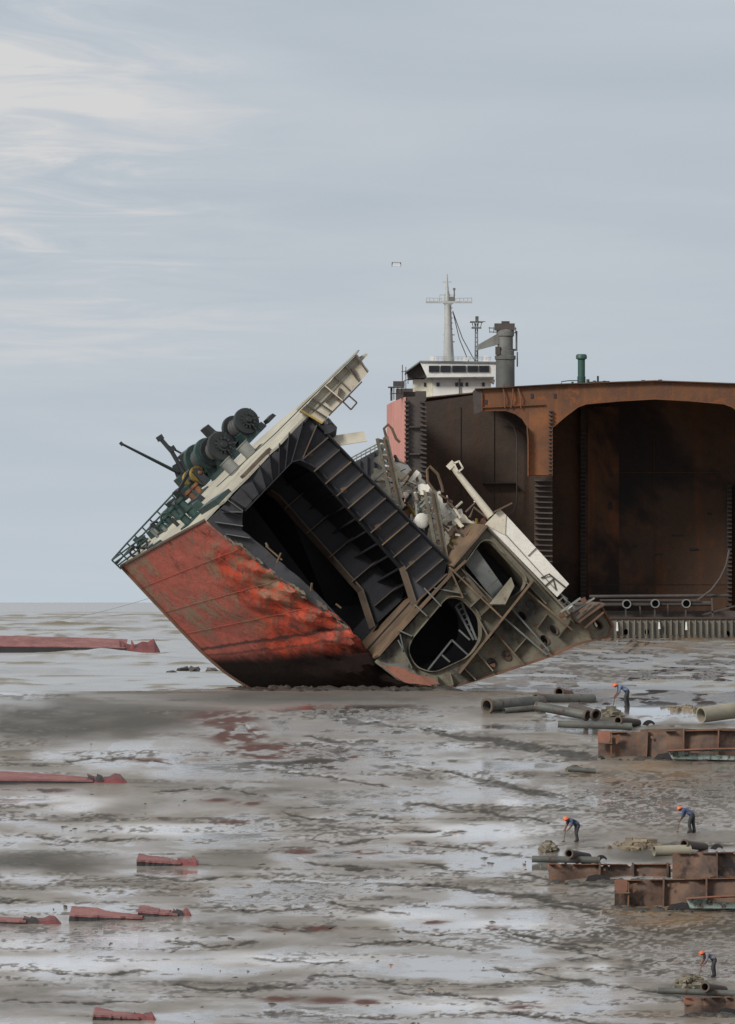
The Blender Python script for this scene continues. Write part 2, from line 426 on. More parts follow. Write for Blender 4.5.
# waterline scum lines and black bottom paint
vw = N.math('ADD', V, N.math('MULTIPLY', N.math('SUBTRACT', nm, 0.5), 0.035))
l1 = N.math('MULTIPLY', N.step(vw, 0.605, 0.615), N.math('SUBTRACT', 1.0, N.step(vw, 0.622, 0.632)))
col = N.mix(N.math('MULTIPLY', l1, 0.85), col, lin(60, 38, 34))
l2 = N.math('MULTIPLY', N.step(vw, 0.655, 0.665), N.math('SUBTRACT', 1.0, N.step(vw, 0.668, 0.676)))
col = N.mix(N.math('MULTIPLY', l2, 0.6), col, lin(70, 42, 36))
bb = N.step(N.math('ADD', vw, N.math('MULTIPLY', N.math('SUBTRACT', nb, 0.5), 0.06)), 0.64, 0.74)
col = N.mix(bb, col, N.mix(nm, lin(20, 15, 14), lin(36, 24, 21)))
col = N.mix(N.math('MULTIPLY', N.step(nf, 0.55, 0.8), 0.35), col, lin(80, 50, 40))
N.l(col, N.b.inputs['Base Color']); N.l(N.mixf(bb, 0.75, 0.95), N.b.inputs['Roughness']); N.l(N.mixf(bb, 0.5, 0.15), N.b.inputs['Specular IOR Level'])
hh = N.math('ADD', N.math('MULTIPLY', nb, 1.0), N.math('ADD', N.math('MULTIPLY', nm, 0.35), N.math('MULTIPLY', nf, 0.06)))
N.l(N.bump(hh, 0.45, 0.5), N.b.inputs['Normal'])
M['hull'] = N.m

M['hull_seam'] = steel('rusted_weld_bead', lin(118, 62, 52), lin(92, 54, 46), RUSTD, 0.4, 1.0, 0.8)
# ------------------------------------------------------------------ ground: tidal mud, sea
SLOPE, CREST, KS = 0.135, 381.0, 3.5
def base_z(d):
    d = np.asarray(d, float)
    sp1 = KS * np.logaddexp(0, (CREST - d) / KS)
    sp2 = 8.0 * np.logaddexp(0, (288.0 - d) / 8.0)      # the slope levels out below the frame
    return -SLOPE * (sp1 - sp2)
_dd = np.linspace(240, 3000, 60000); _rows = HY + FOC * (CAMZ - base_z(_dd)) / _dd
def row_to_d(y):            # rows fall as distance grows
    return np.interp(-np.asarray(y, float), -_rows, _dd)
def ground_pt(px, py, lift=0.0):
    d = float(row_to_d(py)); return Vector(((px - CX) * d / FOC, d, float(base_z(d)) + lift))

def vnoise(x, y, seed):
    r = np.random.default_rng(seed).random((257, 257)); 
    xi = np.floor(x).astype(int); yi = np.floor(y).astype(int); fx = x - xi; fy = y - yi
    fx = fx * fx * (3 - 2 * fx); fy = fy * fy * (3 - 2 * fy)
    g = lambda i, j: r[i % 256, j % 256]
    return (g(xi, yi) * (1 - fx) + g(xi + 1, yi) * fx) * (1 - fy) + (g(xi, yi + 1) * (1 - fx) + g(xi + 1, yi + 1) * fx) * fy
def fbm(x, y, seed, oct=4, gain=0.5):
    s = 0; a = 1; t = 0
    for o in range(oct):
        s = s + a * vnoise(x * 2 ** o + 13.7 * o, y * 2 ** o + 7.3 * o, seed + o); t += a; a *= gain
    return s / t
def sst(a, lo, hi):
    t = np.clip((a - lo) / (hi - lo), 0, 1); return t * t * (3 - 2 * t)

uu = np.concatenate([np.linspace(-900, -80, 40), np.arange(-70, 806, 2.2), np.linspace(816, 1640, 40)])
vv = np.concatenate([np.arange(1070, 690, -0.75), np.arange(690, 618, -0.6), np.array([617, 616, 615, 614, 612, 610])])
dn = row_to_d(vv)
near = np.array([-300., -100, 0, 60, 120, 170, 210, 235, 255, 270, 278, 284])
near = near[near < dn[0] - 1]
d_all = np.concatenate([near, dn, [6000, 12000]])
v_all = np.concatenate([np.full(len(near), 1075.0), vv, [606, 605]])
Ug, Dg = np.meshgrid(uu, d_all); _, Vg = np.meshgrid(uu, v_all)
Xg = (Ug - CX) * np.maximum(Dg, 260.0) / FOC
Zg = base_z(Dg)
# run-off channels cut in the mud (picture positions carried to the ground)
CH = [
 [(330, 718), (372, 723), (413, 727), (446, 733), (478, 739), (550, 751), (600, 758)],
 [(470, 735), (524, 745), (596, 756)],
 [(393, 764), (434, 770), (478, 778), (550, 793), (572, 800)], [(470, 779), (513, 786), (562, 800)],
 [(258, 768), (323, 776), (393, 787)], [(401, 802), (454, 809), (495, 813), (552, 822)],
 [(279, 811), (310, 818), (345, 820)], [(343, 815), (370, 815), (405, 820)], [(405, 841), (462, 847), (511, 855), (552, 860)],
 [(409, 862), (466, 871)], [(372, 882), (446, 886), (495, 892), (560, 901)], [(323, 902), (413, 915)],
 [(470, 890), (542, 898), (613, 913)], [(542, 903), (600, 916)], [(479, 925), (550, 941), (610, 949)],
 [(340, 945), (413, 940), (478, 952)], [(490, 966), (578, 981), (660, 993), (690, 998)],
 [(393, 992), (446, 994), (503, 1000)], [(488, 930), (542, 944), (614, 958)], [(300, 860), (360, 868), (410, 870)],
 [(255, 745), (300, 742), (360, 748)], [(240, 722), (250, 730), (262, 742)], [(470, 1010), (560, 1018), (640, 1030)],
 [(300, 735), (350, 741), (395, 741)], [(395, 827), (430, 832), (470, 830)], [(300, 838), (345, 842), (390, 838)], [(262, 882), (300, 880), (350, 884)], [(400, 930), (440, 936), (470, 933)], [(255, 925), (300, 929), (340, 926)], [(300, 978), (350, 976), (400, 983)], [(520, 872), (570, 884), (612, 886)], [(250, 1012), (330, 1014), (400, 1019)], [(60, 760), (120, 757), (190, 764)], [(130, 875), (190, 880), (250, 874)], [(20, 970), (90, 974), (160, 970)], [(160, 940), (210, 946), (262, 942)],
 [(250, 958), (310, 962), (352, 960)], [(150, 792), (220, 788), (270, 796)], [(20, 836), (90, 840), (150, 838)],
 [(200, 905), (260, 912), (320, 908)], [(30, 900), (0, 902)], [(0, 1000), (70, 1004), (150, 1000)], [(170, 985), (240, 990), (300, 984)],
]
chan = np.zeros_like(Xg); band = np.zeros_like(Xg); nzw = fbm(Ug / 22, Vg / 6, 91, 3); nzx = fbm(Ug / 14 + 40, Vg / 5, 95, 3)
for ci, path in enumerate(CH):
    pp = np.array(path, float)
    us = np.arange(pp[:, 0].min() - 4, pp[:, 0].max() + 5, 1.0)
    o_ = np.argsort(pp[:, 0])
    cen = np.interp(Ug, pp[o_, 0], pp[o_, 1]) + (nzx - 0.5) * 7
    f = sst(Ug, pp[:, 0].min() - 6, pp[:, 0].min() + 12) * (1 - sst(Ug, pp[:, 0].max() - 12, pp[:, 0].max() + 6))
    wid = (0.7 + 1.7 * nzw ** 1.8) * (2.1 if ci in (0, 1, 3, 12) else 1.0)
    chan = np.maximum(chan, f * np.exp(-((Vg - cen) / wid) ** 2))
    band = np.maximum(band, f * np.exp(-((Vg - cen - 1.0) / (3.2 * wid)) ** 2))
inpic = (Dg > 285) & (Dg < 440)
chan = chan * inpic * sst(fbm(Ug / 9, Vg / 2.2, 33, 3), 0.20, 0.40)
# water film, bare sand, grit, painted sky glints (picture positions carried to the ground)
def blob(cx, cy, rx, ry, p=1.0): return np.exp(-(((Ug - cx) / rx) ** 2 + ((Vg - cy) / ry) ** 2) ** p)
big = fbm(Ug / 120 + 3, Vg / 26, 61, 3, 0.4); mid_ = fbm(Ug / 34, Vg / 6.5, 71, 4); fin = fbm(Ug / 11, Vg / 2.2, 81, 3)
fin2 = fbm(Ug / 4.2 + 3, Vg / 1.15, 85, 3); lay = fbm(Ug / 170 + 7, Vg / 4.2, 87, 4); soft = fbm(Ug / 60 + 5, Vg / 9, 89, 2)
sand = np.maximum.reduce([blob(70, 722, 165, 22, 2), 0.95 * blob(40, 862, 110, 13, 2), 0.7 * blob(30, 1004, 110, 13, 2), 0.95 * blob(330, 699, 180, 8, 2), 0.5 * blob(150, 690, 200, 8, 2), 0.6 * blob(200, 783, 70, 8), 0.5 * blob(215, 920, 60, 8), 0.55 * blob(545, 830, 40, 14), 0.5 * blob(235, 855, 40, 10), 0.9 * blob(641, 856, 50, 10, 2), 0.9 * blob(611, 722, 30, 8, 2), 0.8 * blob(690, 990, 40, 8, 2), .5 * blob(300, 790, 120, 10), .4 * blob(420, 950, 100, 8), .5 * blob(130, 985, 90, 8)])
sand = np.clip(sand * (0.7 + 0.6 * mid_), 0, 1)
wet = np.clip(0.26 + 0.9 * sst(0.6 * big + 0.4 * soft, 0.34, 0.64), 0, 1)
crisp = sst(0.45 * soft + 0.3 * mid_ + 0.25 * fin, 0.485, 0.515)
wet = np.clip(0.72 * wet + 0.34 * crisp * wet - 0.15 * sst(lay, 0.55, 0.57), 0, 1) * (1 - 0.95 * sand)
gritb = np.clip(0.95 * band + sst(0.6 * lay + 0.4 * mid_, 0.53, 0.60), 0, 1)
dash = sst(0.4 * fin + 0.6 * fin2, 0.47, 0.57) * gritb * (1 - 0.75 * sand)
painted_shine = np.zeros_like(wet)
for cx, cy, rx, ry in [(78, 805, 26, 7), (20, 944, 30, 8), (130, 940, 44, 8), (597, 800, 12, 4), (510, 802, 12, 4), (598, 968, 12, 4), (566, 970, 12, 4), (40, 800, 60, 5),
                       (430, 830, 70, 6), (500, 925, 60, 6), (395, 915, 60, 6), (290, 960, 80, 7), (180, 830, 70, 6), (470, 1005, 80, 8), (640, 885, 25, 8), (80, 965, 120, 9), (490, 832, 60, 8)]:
    painted_shine = np.maximum(painted_shine, blob(cx, cy, rx, ry) * sst(soft, 0.1, 0.5))
# general relief
n1 = fbm(Xg / 3.0, Dg / 9.0, 5, 4); n2 = fbm(Xg / 0.55, Dg / 2.2, 15, 4)
rowblend = sst(Dg, 430, 470)
Zm = Zg + 0.08 * (n1 - 0.5) + 0.055 * (n2 - 0.5) * (1 - rowblend) * (1 - 0.9 * np.maximum(wet, painted_shine)) * (0.35 + 0.65 * gritb) - 0.06 * chan
# flats beyond the crest: bank stands just clear of the water, then dips under; on the right it stays awash
left = 1 - sst(Ug, 215, 330)
dip_l = sst(Dg, 445, 470); 
str_ = fbm(Xg / 1.5, Dg / 26.0, 45, 4); str2 = fbm(Xg / 7.0, Dg / 110.0, 55, 3)
Zm = Zm + 0.10 * sst(Dg, 372, 385) * (1 - sst(Dg, 425, 470))
Zm = Zm - left * dip_l * 1.5
awash = (1 - left) * sst(Dg, 415, 470)
Zm = Zm * (1 - awash) + awash * (0.24 * (str_ - 0.50) + 0.16 * (str2 - 0.5) + 0.012)
Zm = Zm - sst(Dg, 1150, 1500) * 3.0
mud_me = bpy.data.meshes.new('mud_flat')
nr, nc = Xg.shape
verts = np.stack([Xg, Dg, Zm], -1).reshape(-1, 3)
idx = np.arange(nr * nc).reshape(nr, nc)
quads = np.stack([idx[:-1, :-1], idx[:-1, 1:], idx[1:, 1:], idx[1:, :-1]], -1).reshape(-1, 4)
mud_me.vertices.add(len(verts)); mud_me.vertices.foreach_set('co', verts.ravel())
mud_me.loops.add(quads.size); mud_me.loops.foreach_set('vertex_index', quads.ravel().astype(np.int32))
mud_me.polygons.add(len(quads)); mud_me.polygons.foreach_set('loop_start', np.arange(0, quads.size, 4, dtype=np.int32))
mud_me.polygons.foreach_set('loop_total', np.full(len(quads), 4, dtype=np.int32))
mud_me.update(); mud_me.validate(); mud_me.shade_smooth()
# what lies on the mud: standing water film, dry-ish sand, rust silt, ochre silt
rust_s = np.zeros_like(wet)
for cx, cy, rx, ry, a in [(238, 735, 30, 11, 1), (265, 749, 38, 6, 1), (225, 720, 34, 8, .9),  (265, 757, 26, 3, .8),  (210, 760, 30, 3, .4),
                          (350, 757, 16, 2, .8), (300, 852, 16, 2.5, .9), (365, 852, 14, 2.5, .9), (420, 843, 18, 2.5, .7), (490, 843, 14, 2, .5), (275, 930, 14, 2.5, .9), (320, 928, 16, 2.5, .8), (430, 922, 16, 2.5, .8), (490, 926, 14, 2, .6),
                          (280, 998, 18, 3, .9), (330, 1000, 20, 3, .9), (365, 1002, 16, 3, .9), (525, 1008, 20, 3, .8), (230, 822, 18, 2, .7), (250, 803, 16, 2.5, .8), (218, 800, 14, 2, .7), (150, 760, 30, 3, .4)]:
    rust_s = np.maximum(rust_s, 1.6 * a * blob(cx, cy, rx, ry) * sst(0.55 * fin + 0.45 * mid_, 0.38, 0.52))
rust_s = np.clip(rust_s, 0, 1); wet = wet * (1 - 0.85 * rust_s)
ochre = np.maximum.reduce([blob(650, 772, 70, 16, 2) * 0.9, blob(660, 915, 60, 12, 2) * 0.9, 0.35 * blob(560, 690, 260, 10), 0.9 * sst(Ug, 440, 520) * sst(Dg, 700, 950) * (1 - sst(Dg, 1150, 1300)), .4 * blob(690, 1015, 60, 8)]) * sst(mid_, 0.2, 0.6)
fl_ = fbm(Ug / 7.0, Vg / 1.3, 97, 3); glint_specks = sst(fl_, 0.60, 0.70) * gritb * (1 - 0.7 * sand) * (Dg < 445)  # small white highlights, later painted as pale specks
ripple = np.maximum.reduce([0.9 * sst(Ug, 440, 560) * sst(Dg, 440, 520) * (1 - sst(Dg, 1150, 1300)), blob(660, 800, 110, 34, 2), blob(660, 925, 110, 36, 2), 0.6 * blob(560, 820, 60, 24, 2), 0.8 * blob(690, 960, 70, 22, 2)])
for nm_, ar in (('chan', chan), ('wet', wet), ('painted_shine', painted_shine), ('rust', rust_s), ('ochre', ochre), ('ripple', ripple), ('sand', sand), ('dash', dash), ('fin', fin2), ('glint_specks', glint_specks)):
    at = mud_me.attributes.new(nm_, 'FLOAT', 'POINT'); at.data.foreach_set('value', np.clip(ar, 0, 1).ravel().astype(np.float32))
mud = bpy.data.objects.new('mud_flat', mud_me); COL.objects.link(mud)
tag(mud, 'wide grey wet tidal mud flat with rills and puddles', 'mud flat', kind='structure')

N = NT('wet_mud')
co = N.n('ShaderNodeTexCoord').outputs['Object']
def attr(nm_):
    a = N.n('ShaderNodeAttribute'); a.attribute_name = nm_; return a.outputs['Fac']
A = {k: attr(k) for k in ('chan', 'wet', 'painted_shine', 'rust', 'ochre', 'ripple', 'sand', 'dash', 'fin', 'glint_specks')}
m1 = N.noise(co, 0.25, 6, 0.6, 0.3); m2 = N.noise(co, 1.5, 7, 0.65, 0.3); m3 = N.noise(co, 7.0, 5, 0.7)
rp = N.noise(N.mapping(co, (0.75, 0.55, 1.0)), 1.25, 5, 0.62, 0.5)
col = N.mix(N.step(m1, 0.35, 0.65), lin(122, 115, 104), lin(98, 92, 83))
col = N.mix(N.math('MULTIPLY', N.step(m2, 0.42, 0.72), 0.45), col, lin(86, 82, 76))
col = N.mix(A['sand'], col, N.mix(m2, lin(76, 73, 65), lin(64, 61, 55)))
spk = N.math('MAXIMUM', N.math('MULTIPLY', N.math('MULTIPLY', N.step(m3, 0.62, 0.70), N.step(m2, 0.45, 0.62)), N.math('SUBTRACT', 1.0, A['wet'])), A['dash'])
col = N.mix(N.math('MULTIPLY', A['wet'], 0.8), col, N.mix(m1, lin(180, 173, 166), lin(160, 153, 146)))  # sky sheen put into the base colour: paler where the film lies
col = N.mix(N.math('MULTIPLY', A['painted_shine'], 0.95), col, lin(236, 236, 238))  # near-white sky glints painted into the mud colour
col = N.mix(N.math('MULTIPLY', A['glint_specks'], 0.25), col, lin(206, 203, 198))
col = N.mix(N.math('MULTIPLY', spk, 0.8), col, lin(58, 54, 50))
rpm = N.math('MULTIPLY', A['ripple'], N.step(N.math('ADD', N.math('MULTIPLY', rp, 0.5), N.math('MULTIPLY', A['fin'], 0.5)), 0.44, 0.54))
col = N.mix(N.math('MULTIPLY', rpm, 0.85), col, lin(60, 52, 41))
col = N.mix(N.math('MULTIPLY', A['ochre'], 0.65), col, lin(128, 100, 66))
col = N.mix(N.math('MULTIPLY', N.step(A['chan'], 0.1, 0.75), 0.85), col, N.mix(m2, lin(38, 36, 30), lin(54, 50, 42)))
col = N.mix(N.math('MULTIPLY', A['rust'], 0.95), col, N.mix(m2, lin(92, 48, 36), lin(66, 40, 33)))
N.l(col, N.b.inputs['Base Color'])
wetm = N.math('MULTIPLY', N.math('MAXIMUM', A['wet'], A['painted_shine']), N.math('SUBTRACT', 1.0, N.math('MULTIPLY', N.step(A['chan'], 0.2, 0.6), 0.7)))
wetm = N.math('MULTIPLY', wetm, N.math('SUBTRACT', 1.0, N.math('MULTIPLY', spk, 0.8)))
wetm = N.math('MULTIPLY', wetm, N.math('SUBTRACT', 1.0, N.math('MULTIPLY', rpm, 0.9)))
wetm = N.math('MULTIPLY', wetm, N.math('SUBTRACT', 1.0, N.math('MULTIPLY', A['rust'], 0.9)))
N.l(N.mixf(wetm, 0.6, 0.1), N.b.inputs['Roughness'])
N.b.inputs['IOR'].default_value = 1.33
N.l(wetm, N.b.inputs['Coat Weight']); N.b.inputs['Coat Roughness'].default_value = 0.06; N.b.inputs['Coat IOR'].default_value = 1.45
hb = N.math('ADD', N.math('MULTIPLY', m2, 0.7), N.math('MULTIPLY', m3, 0.3))
geo = N.n('ShaderNodeNewGeometry')
bw = N.n('ShaderNodeBump'); bw.inputs['Distance'].default_value = 0.12; N.l(hb, bw.inputs['Height']); N.l(N.mixf(wetm, 0.6, 0.06), bw.inputs['Strength']); bn = bw.outputs[0]
# standing water lies level whatever the mud under it does
upv = N.n('ShaderNodeCombineXYZ'); upv.inputs[2].default_value = 1.0
wv = N.noise(N.mapping(co, (1.0, 0.4, 1)), 3.0, 3, 0.5)
lv = N.bump(wv, 0.10, 0.02, upv.outputs[0])
nm_mix = N.n('ShaderNodeMix', data_type='VECTOR')
N.l(N.math('MULTIPLY', wetm, 0.5), nm_mix.inputs[0]); N.l(bn, nm_mix.inputs[4]); N.l(lv, nm_mix.inputs[5])
nrm = N.n('ShaderNodeVectorMath', operation='NORMALIZE'); N.l(nm_mix.outputs[1], nrm.inputs[0])
N.l(nrm.outputs[0], N.b.inputs['Normal']); N.l(nrm.outputs[0], N.b.inputs['Coat Normal'])
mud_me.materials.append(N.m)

# sea: one level sheet to the horizon, with low swell modelled near the shore
su = np.concatenate([np.linspace(-2500, -60, 30), np.arange(-50, 790, 6), np.linspace(800, 3200, 30)])
sv = np.concatenate([np.arange(701, 604.2, -0.35), [603.6, 603.2, 602.9, 602.7, 602.55]])
sd = FOC * CAMZ / (sv - HY)
SU, SD = np.meshgrid(su, sd)
SX = (SU - CX) * SD / FOC
sw = fbm(SX / 9.0, SD / 30.0, 201, 4); sw2 = fbm(SX / 30.0 + 9, SD / 75.0, 211, 3)
amp = sst(SD, 455, 560) * (1 - sst(SD, 2500, 6000)) * (1 - 0.85 * sst(SU, 230, 330))
SZ = amp * (0.75 * np.clip(sw - 0.52, 0, 1) * 3 * sst(sw2, 0.42, 0.6) + 0.05 * (sw - 0.5))
SV = HY + FOC * CAMZ / SD
crest = np.zeros_like(SX); cn = fbm(SU / 16, SV / 1.2, 301, 3); cn2 = fbm(SU / 60, SV / 3.0, 311, 3)
for cx, cy, rx, ry, a in [(65, 624, 45, 1.8, 1), (110, 630, 30, 2.2, 1), (150, 640, 24, 1.4, .9), (45, 618, 90, 1.0, .6), (160, 622, 60, 1.2, .7), (25, 663, 40, 1.2, .8), (15, 668, 30, .9, .7), (150, 665, 22, 1.0, .6), (70, 676, 50, .8, .5), (185, 628, 30, 1.0, .6), (95, 612, 80, .8, .4), (210, 652, 30, 1.0, .6), (0, 640, 40, 1.5, .7), (100, 658, 60, 1.0, .5)]:
    crest = np.maximum(crest, a * np.exp(-((SU - cx) / rx) ** 2 - ((SV - cy) / ry) ** 2))
crest = np.maximum(crest * sst(cn, .30, .5), 0.6 * sst(cn2, .56, .68) * sst(cn, .4, .6))
crest = crest * (SD < 4000)
SZ = SZ + 0.12 * crest
sme = bpy.data.meshes.new('sea'); nr, nc = SX.shape
verts = np.stack([SX, SD, SZ], -1).reshape(-1, 3); idx = np.arange(nr * nc).reshape(nr, nc)
quads = np.stack([idx[:-1, :-1], idx[:-1, 1:], idx[1:, 1:], idx[1:, :-1]], -1).reshape(-1, 4)
sme.vertices.add(len(verts)); sme.vertices.foreach_set('co', verts.ravel())
sme.loops.add(quads.size); sme.loops.foreach_set('vertex_index', quads.ravel().astype(np.int32))
sme.polygons.add(len(quads)); sme.polygons.foreach_set('loop_start', np.arange(0, quads.size, 4, dtype=np.int32))
sme.polygons.foreach_set('loop_total', np.full(len(quads), 4, dtype=np.int32))
sme.update(); sme.validate(); sme.shade_smooth()
at = sme.attributes.new('crest', 'FLOAT', 'POINT'); at.data.foreach_set('value', np.clip(crest, 0, 1).ravel().astype(np.float32))
sea = bpy.data.objects.new('sea', sme); COL.objects.link(sea)
tag(sea, 'pale silty sea stretching to the horizon', 'sea', kind='structure')
N = NT('silty_sea_water')
co = N.n('ShaderNodeTexCoord').outputs['Object']
s1 = N.noise(N.mapping(co, (0.16, 0.035, 1)), 1.0, 5, 0.6, 0.4); s2 = N.noise(N.mapping(co, (0.9, 0.25, 1)), 1.0, 4, 0.6)
ca = N.n('ShaderNodeAttribute'); ca.attribute_name = 'crest'; cf = ca.outputs['Fac']
N.l(N.mix(cf, N.mix(N.step(s1, 0.4, 0.7), lin(150, 149, 146), lin(126, 122, 114)), lin(122, 113, 90)), N.b.inputs['Base Color'])
N.l(N.mixf(cf, 0.2, 0.8), N.b.inputs['Roughness']); N.l(N.math('SUBTRACT', 0.5, N.math('MULTIPLY', cf, 0.42)), N.b.inputs['Specular IOR Level']); N.b.inputs['IOR'].default_value = 1.33
N.l(N.bump(N.math('ADD', N.math('MULTIPLY', s1, 1.0), N.math('MULTIPLY', s2, 0.35)), 0.3, 0.35), N.b.inputs['Normal'])
sme.materials.append(N.m)

# ------------------------------------------------------------------ the toppled bow section
F = Frame(454.0, 330.0, 690.0, axis=(-8.5, 4.9))
wreck = empty('wrecked_bow_section', F.loc, 'toppled red ship bow section, cut open to show its dark hold, lying on the mud', 'shipwreck')

# red shell: grid from the stem line (far left, deeper) to the flame-cut edge (near, right)
def resample(line, n):
    L = [Vector(p) for p in line]; seg = [(L[i + 1] - L[i]).length for i in range(len(L) - 1)]; tot = sum(seg); out = []
    for k in range(n):
        s = tot * k / (n - 1); i = 0
        while i < len(seg) - 1 and s > seg[i]: s -= seg[i]; i += 1
        out.append(L[i] + (L[i + 1] - L[i]) * (s / seg[i] if seg[i] else 0))
    return out
NRW, NCL = 46, 44
cutl = resample([(205, 520), (232, 541), (262, 562), (300, 592), (332, 612), (348, 626), (362, 642), (372, 656), (378, 668), (390, 677), (408, 684), (432, 691)], NRW)
stem = resample([(121, 566), (150, 597), (180, 629), (205, 655), (225, 672), (240, 682), (256, 691)], NRW)
stem = [Vector((CX + (p.x - CX) * 1.0265, HY + (p.y - HY) * 1.0265)) for p in stem]     # the stem stands 12 m farther off
hv = []; uvs = []
for j in range(NRW):
    fj = j / (NRW - 1)
    for i in range(NCL):
        f = i / (NCL - 1)
        p = stem[j].lerp(cutl[j], f)
        t = 12.2 * (1 - f) ** (1.25)
        belly = math.sin(math.pi * f) * math.sin(math.pi * min(1, fj * 1.05))
        sag = 7.0 * math.sin(math.pi * f) * max(0, fj - 0.55) * 2
        q = F.P(p.x, p.y + sag, t - 1.3 * belly)
        # dents and buckled plate towards the cut
        nz = math.sin(p.x * 0.11 + p.y * 0.07) * math.sin(p.x * 0.05 - p.y * 0.13 + 1.0)
        nz2 = math.sin(p.x * 0.31 - p.y * 0.22) * math.sin(p.x * 0.17 + p.y * 0.29)
        k = max(0, f - 0.35) / 0.65 * min(1, fj * 2.5)
        q.y += k * (0.5 * nz + 0.16 * nz2); q.z += k * 0.12 * nz2
        hv.append(tuple(q)); uvs.append((f, fj))
mb = MB(); mb.v = hv
mb.f = [(j * NCL + i, (j + 1) * NCL + i, (j + 1) * NCL + i + 1, j * NCL + i + 1) for j in range(NRW - 1) for i in range(NCL - 1)]
grid_v = list(mb.v)
# tuck the bottom under, into the mud
o = len(mb.v)
for i in range(NCL):
    x, y, z = mb.v[(NRW - 1) * NCL + i]; mb.v.append((x + 0.3, y + 1.2, z - 1.2)); uvs.append((i / (NCL - 1), 1.02))
mb.f += [((NRW - 1) * NCL + i, o + i, o + i + 1, (NRW - 1) * NCL + i + 1) for i in range(NCL - 1)]
shell = mb.build('hull_shell', M['hull'], wreck, smooth=True, recalc=False)
uvl = shell.data.uv_layers.new(name='UVMap')
for lp in shell.data.loops: uvl.data[lp.index].uv = uvs[lp.vertex_index]
md = shell.modifiers.new('thickness', 'SOLIDIFY'); md.thickness = 0.06; md.offset = -1
# the far shell, plain: from the stem to the hidden side
# plate seams: weld beads standing proud of the strakes
def on_shell(fi, fj):
    i = min(int(fi * (NCL - 1)), NCL - 2); j = min(int(fj * (NRW - 1)), NRW - 2); a = fi * (NCL - 1) - i; b = fj * (NRW - 1) - j
    g = lambda jj, ii: Vector(grid_v[jj * NCL + ii])
    return (g(j, i) * (1 - a) + g(j, i + 1) * a) * (1 - b) + (g(j + 1, i) * (1 - a) + g(j + 1, i + 1) * a) * b + Vector((-.015, -.03, -.01))
seams = [[(f / 24, v) for f in range(25)] for v in (.16, .34, .50)] + [[(u, .01 + .98 * (v0 + (v1 - v0) * k / 8)) for k in range(9)] for u, v0, v1 in ((.22, 0, .34), (.52, 0, .5), (.38, .34, .62), (.78, .16, .62))]
for sm0 in seams:
    mb = MB(); mb.tube([on_shell(*q) for q in sm0], .012, 5); mb.build('weld_seam', M['hull'], shell)
# gunwale lip along the top of the red plating
mb = MB(); mb.tube([F.P(stem[0].x + (205 - stem[0].x) * f, stem[0].y + (520 - stem[0].y) * f, 12.2 * (1 - f) ** 1.25) for f in [k / 12 for k in range(13)]], 0.09, 6)
mb.build('gunwale', M['edge_dark'], wreck)
# bow stem bar
mb = MB(); mb.tube([F.P(p.x, p.y, 12.1) for p in stem[::4]], 0.12, 6)
mb.build('stem_bar', M['rust'], wreck, smooth=True)

# deck
A0 = Vector((205, 520)); EE = Vector((0.697, -0.717)); NN = Vector((-0.717, -0.697)); DA = Vector(F.ax)
def DK(a, t, h=0.0):
    p = A0 + EE * a + DA * t + NN * h; return F.P(p.x, p.y, t)
def deck_at(px, py):                      # picture point on the deck -> (a, t)
    t = 0.0
    for _ in range(8):
        s_ = (F.D + t) / F.D; qx, qy = CX + (px - CX) * s_ - A0.x, HY + (py - HY) * s_ - A0.y
        det = EE.x * DA.y - DA.x * EE.y
        a, t = (qx * DA.y - DA.x * qy) / det, (EE.x * qy - qx * EE.y) / det
    return a, t
def FQ(u, v, t):                          # picture point at depth t
    s_ = (F.D + t) / F.D; return F.P(CX + (u - CX) * s_, HY + (v - HY) * s_, t)
def on_deck(px, py, h=0.0):
    a, t = deck_at(px, py); return DK(a, t, h)
UPD = (F.P(NN.x * 100 + 330, NN.y * 100 + 690) - F.P(330, 690)).normalized()
ALD = (F.P(EE.x * 100 + 330, EE.y * 100 + 690) - F.P(330, 690)).normalized()
AXD = Vector((DA.x * F.k, 1.0, -DA.y * F.k)).normalized()
dk_poly = [(0, 0), (22, 0.2), (24, -0.3), (40, 0.1), (60, -0.2), (95, 0.15), (100, -0.25), (130, 0.1), (160, -0.1), (232, 0), (238, 2.4), (190, 6.2), (120, 10.2), (60, 12.3), (21, 12.2), (10, 6.0)]
top = [DK(a, t, 0.8) for a, t in dk_poly]; bot = [DK(a, t, -1.6) for a, t in dk_poly]
mb = MB(); n = len(top)
mb.add(top + bot, [tuple(range(n)), tuple(reversed(range(n, 2 * n)))] + [(i, (i + 1) % n, n + (i + 1) % n, n + i) for i in range(n)])
mb.build('deck', M['deck'], wreck)
tl = [DK(21, 11.9, -1), DK(60, 11.9, -1), DK(110, 10.0, -1), DK(125, 8.0, -1), DK(130, 4.0, -1), F.P(303, 420, .3)]
bl = [F.P(250, 688, 12.1), F.P(300, 660, 12), F.P(360, 620, 9, True), F.P(410, 590, 8.5, True), F.P(444, 566, 8, True), F.P(440, 562, .3)]
mb = MB(); t2 = Vector((0, .07, 0))
for q in range(5): mb.hexa([tl[q], tl[q + 1], tl[q + 1] + t2, tl[q] + t2], [bl[q], bl[q + 1], bl[q + 1] + t2, bl[q] + t2])
mb.build('far_shell', M['inner'], wreck)
# raised coaming strip near the cut edge
mb = MB(); mb.hexa([DK(60, .1, .8), DK(98, .1, .8), DK(98, .5, .8), DK(60, .5, .8)], [DK(60, .1, 4.2), DK(98, .1, 4.2), DK(98, .5, 4.2), DK(60, .5, 4.2)])
mb.build('coaming', M['edge_dark'], wreck)
mb = MB(); mb.hexa([DK(22, 0.1, .8), DK(40, 0.1, .8), DK(40, 2.2, .8), DK(22, 2.2, .8)], [DK(22, .1, 7), DK(40, .1, 5), DK(40, 2.2, 5), DK(22, 2.2, 7)])
mb.build('breakwater', M['winch'], wreck)

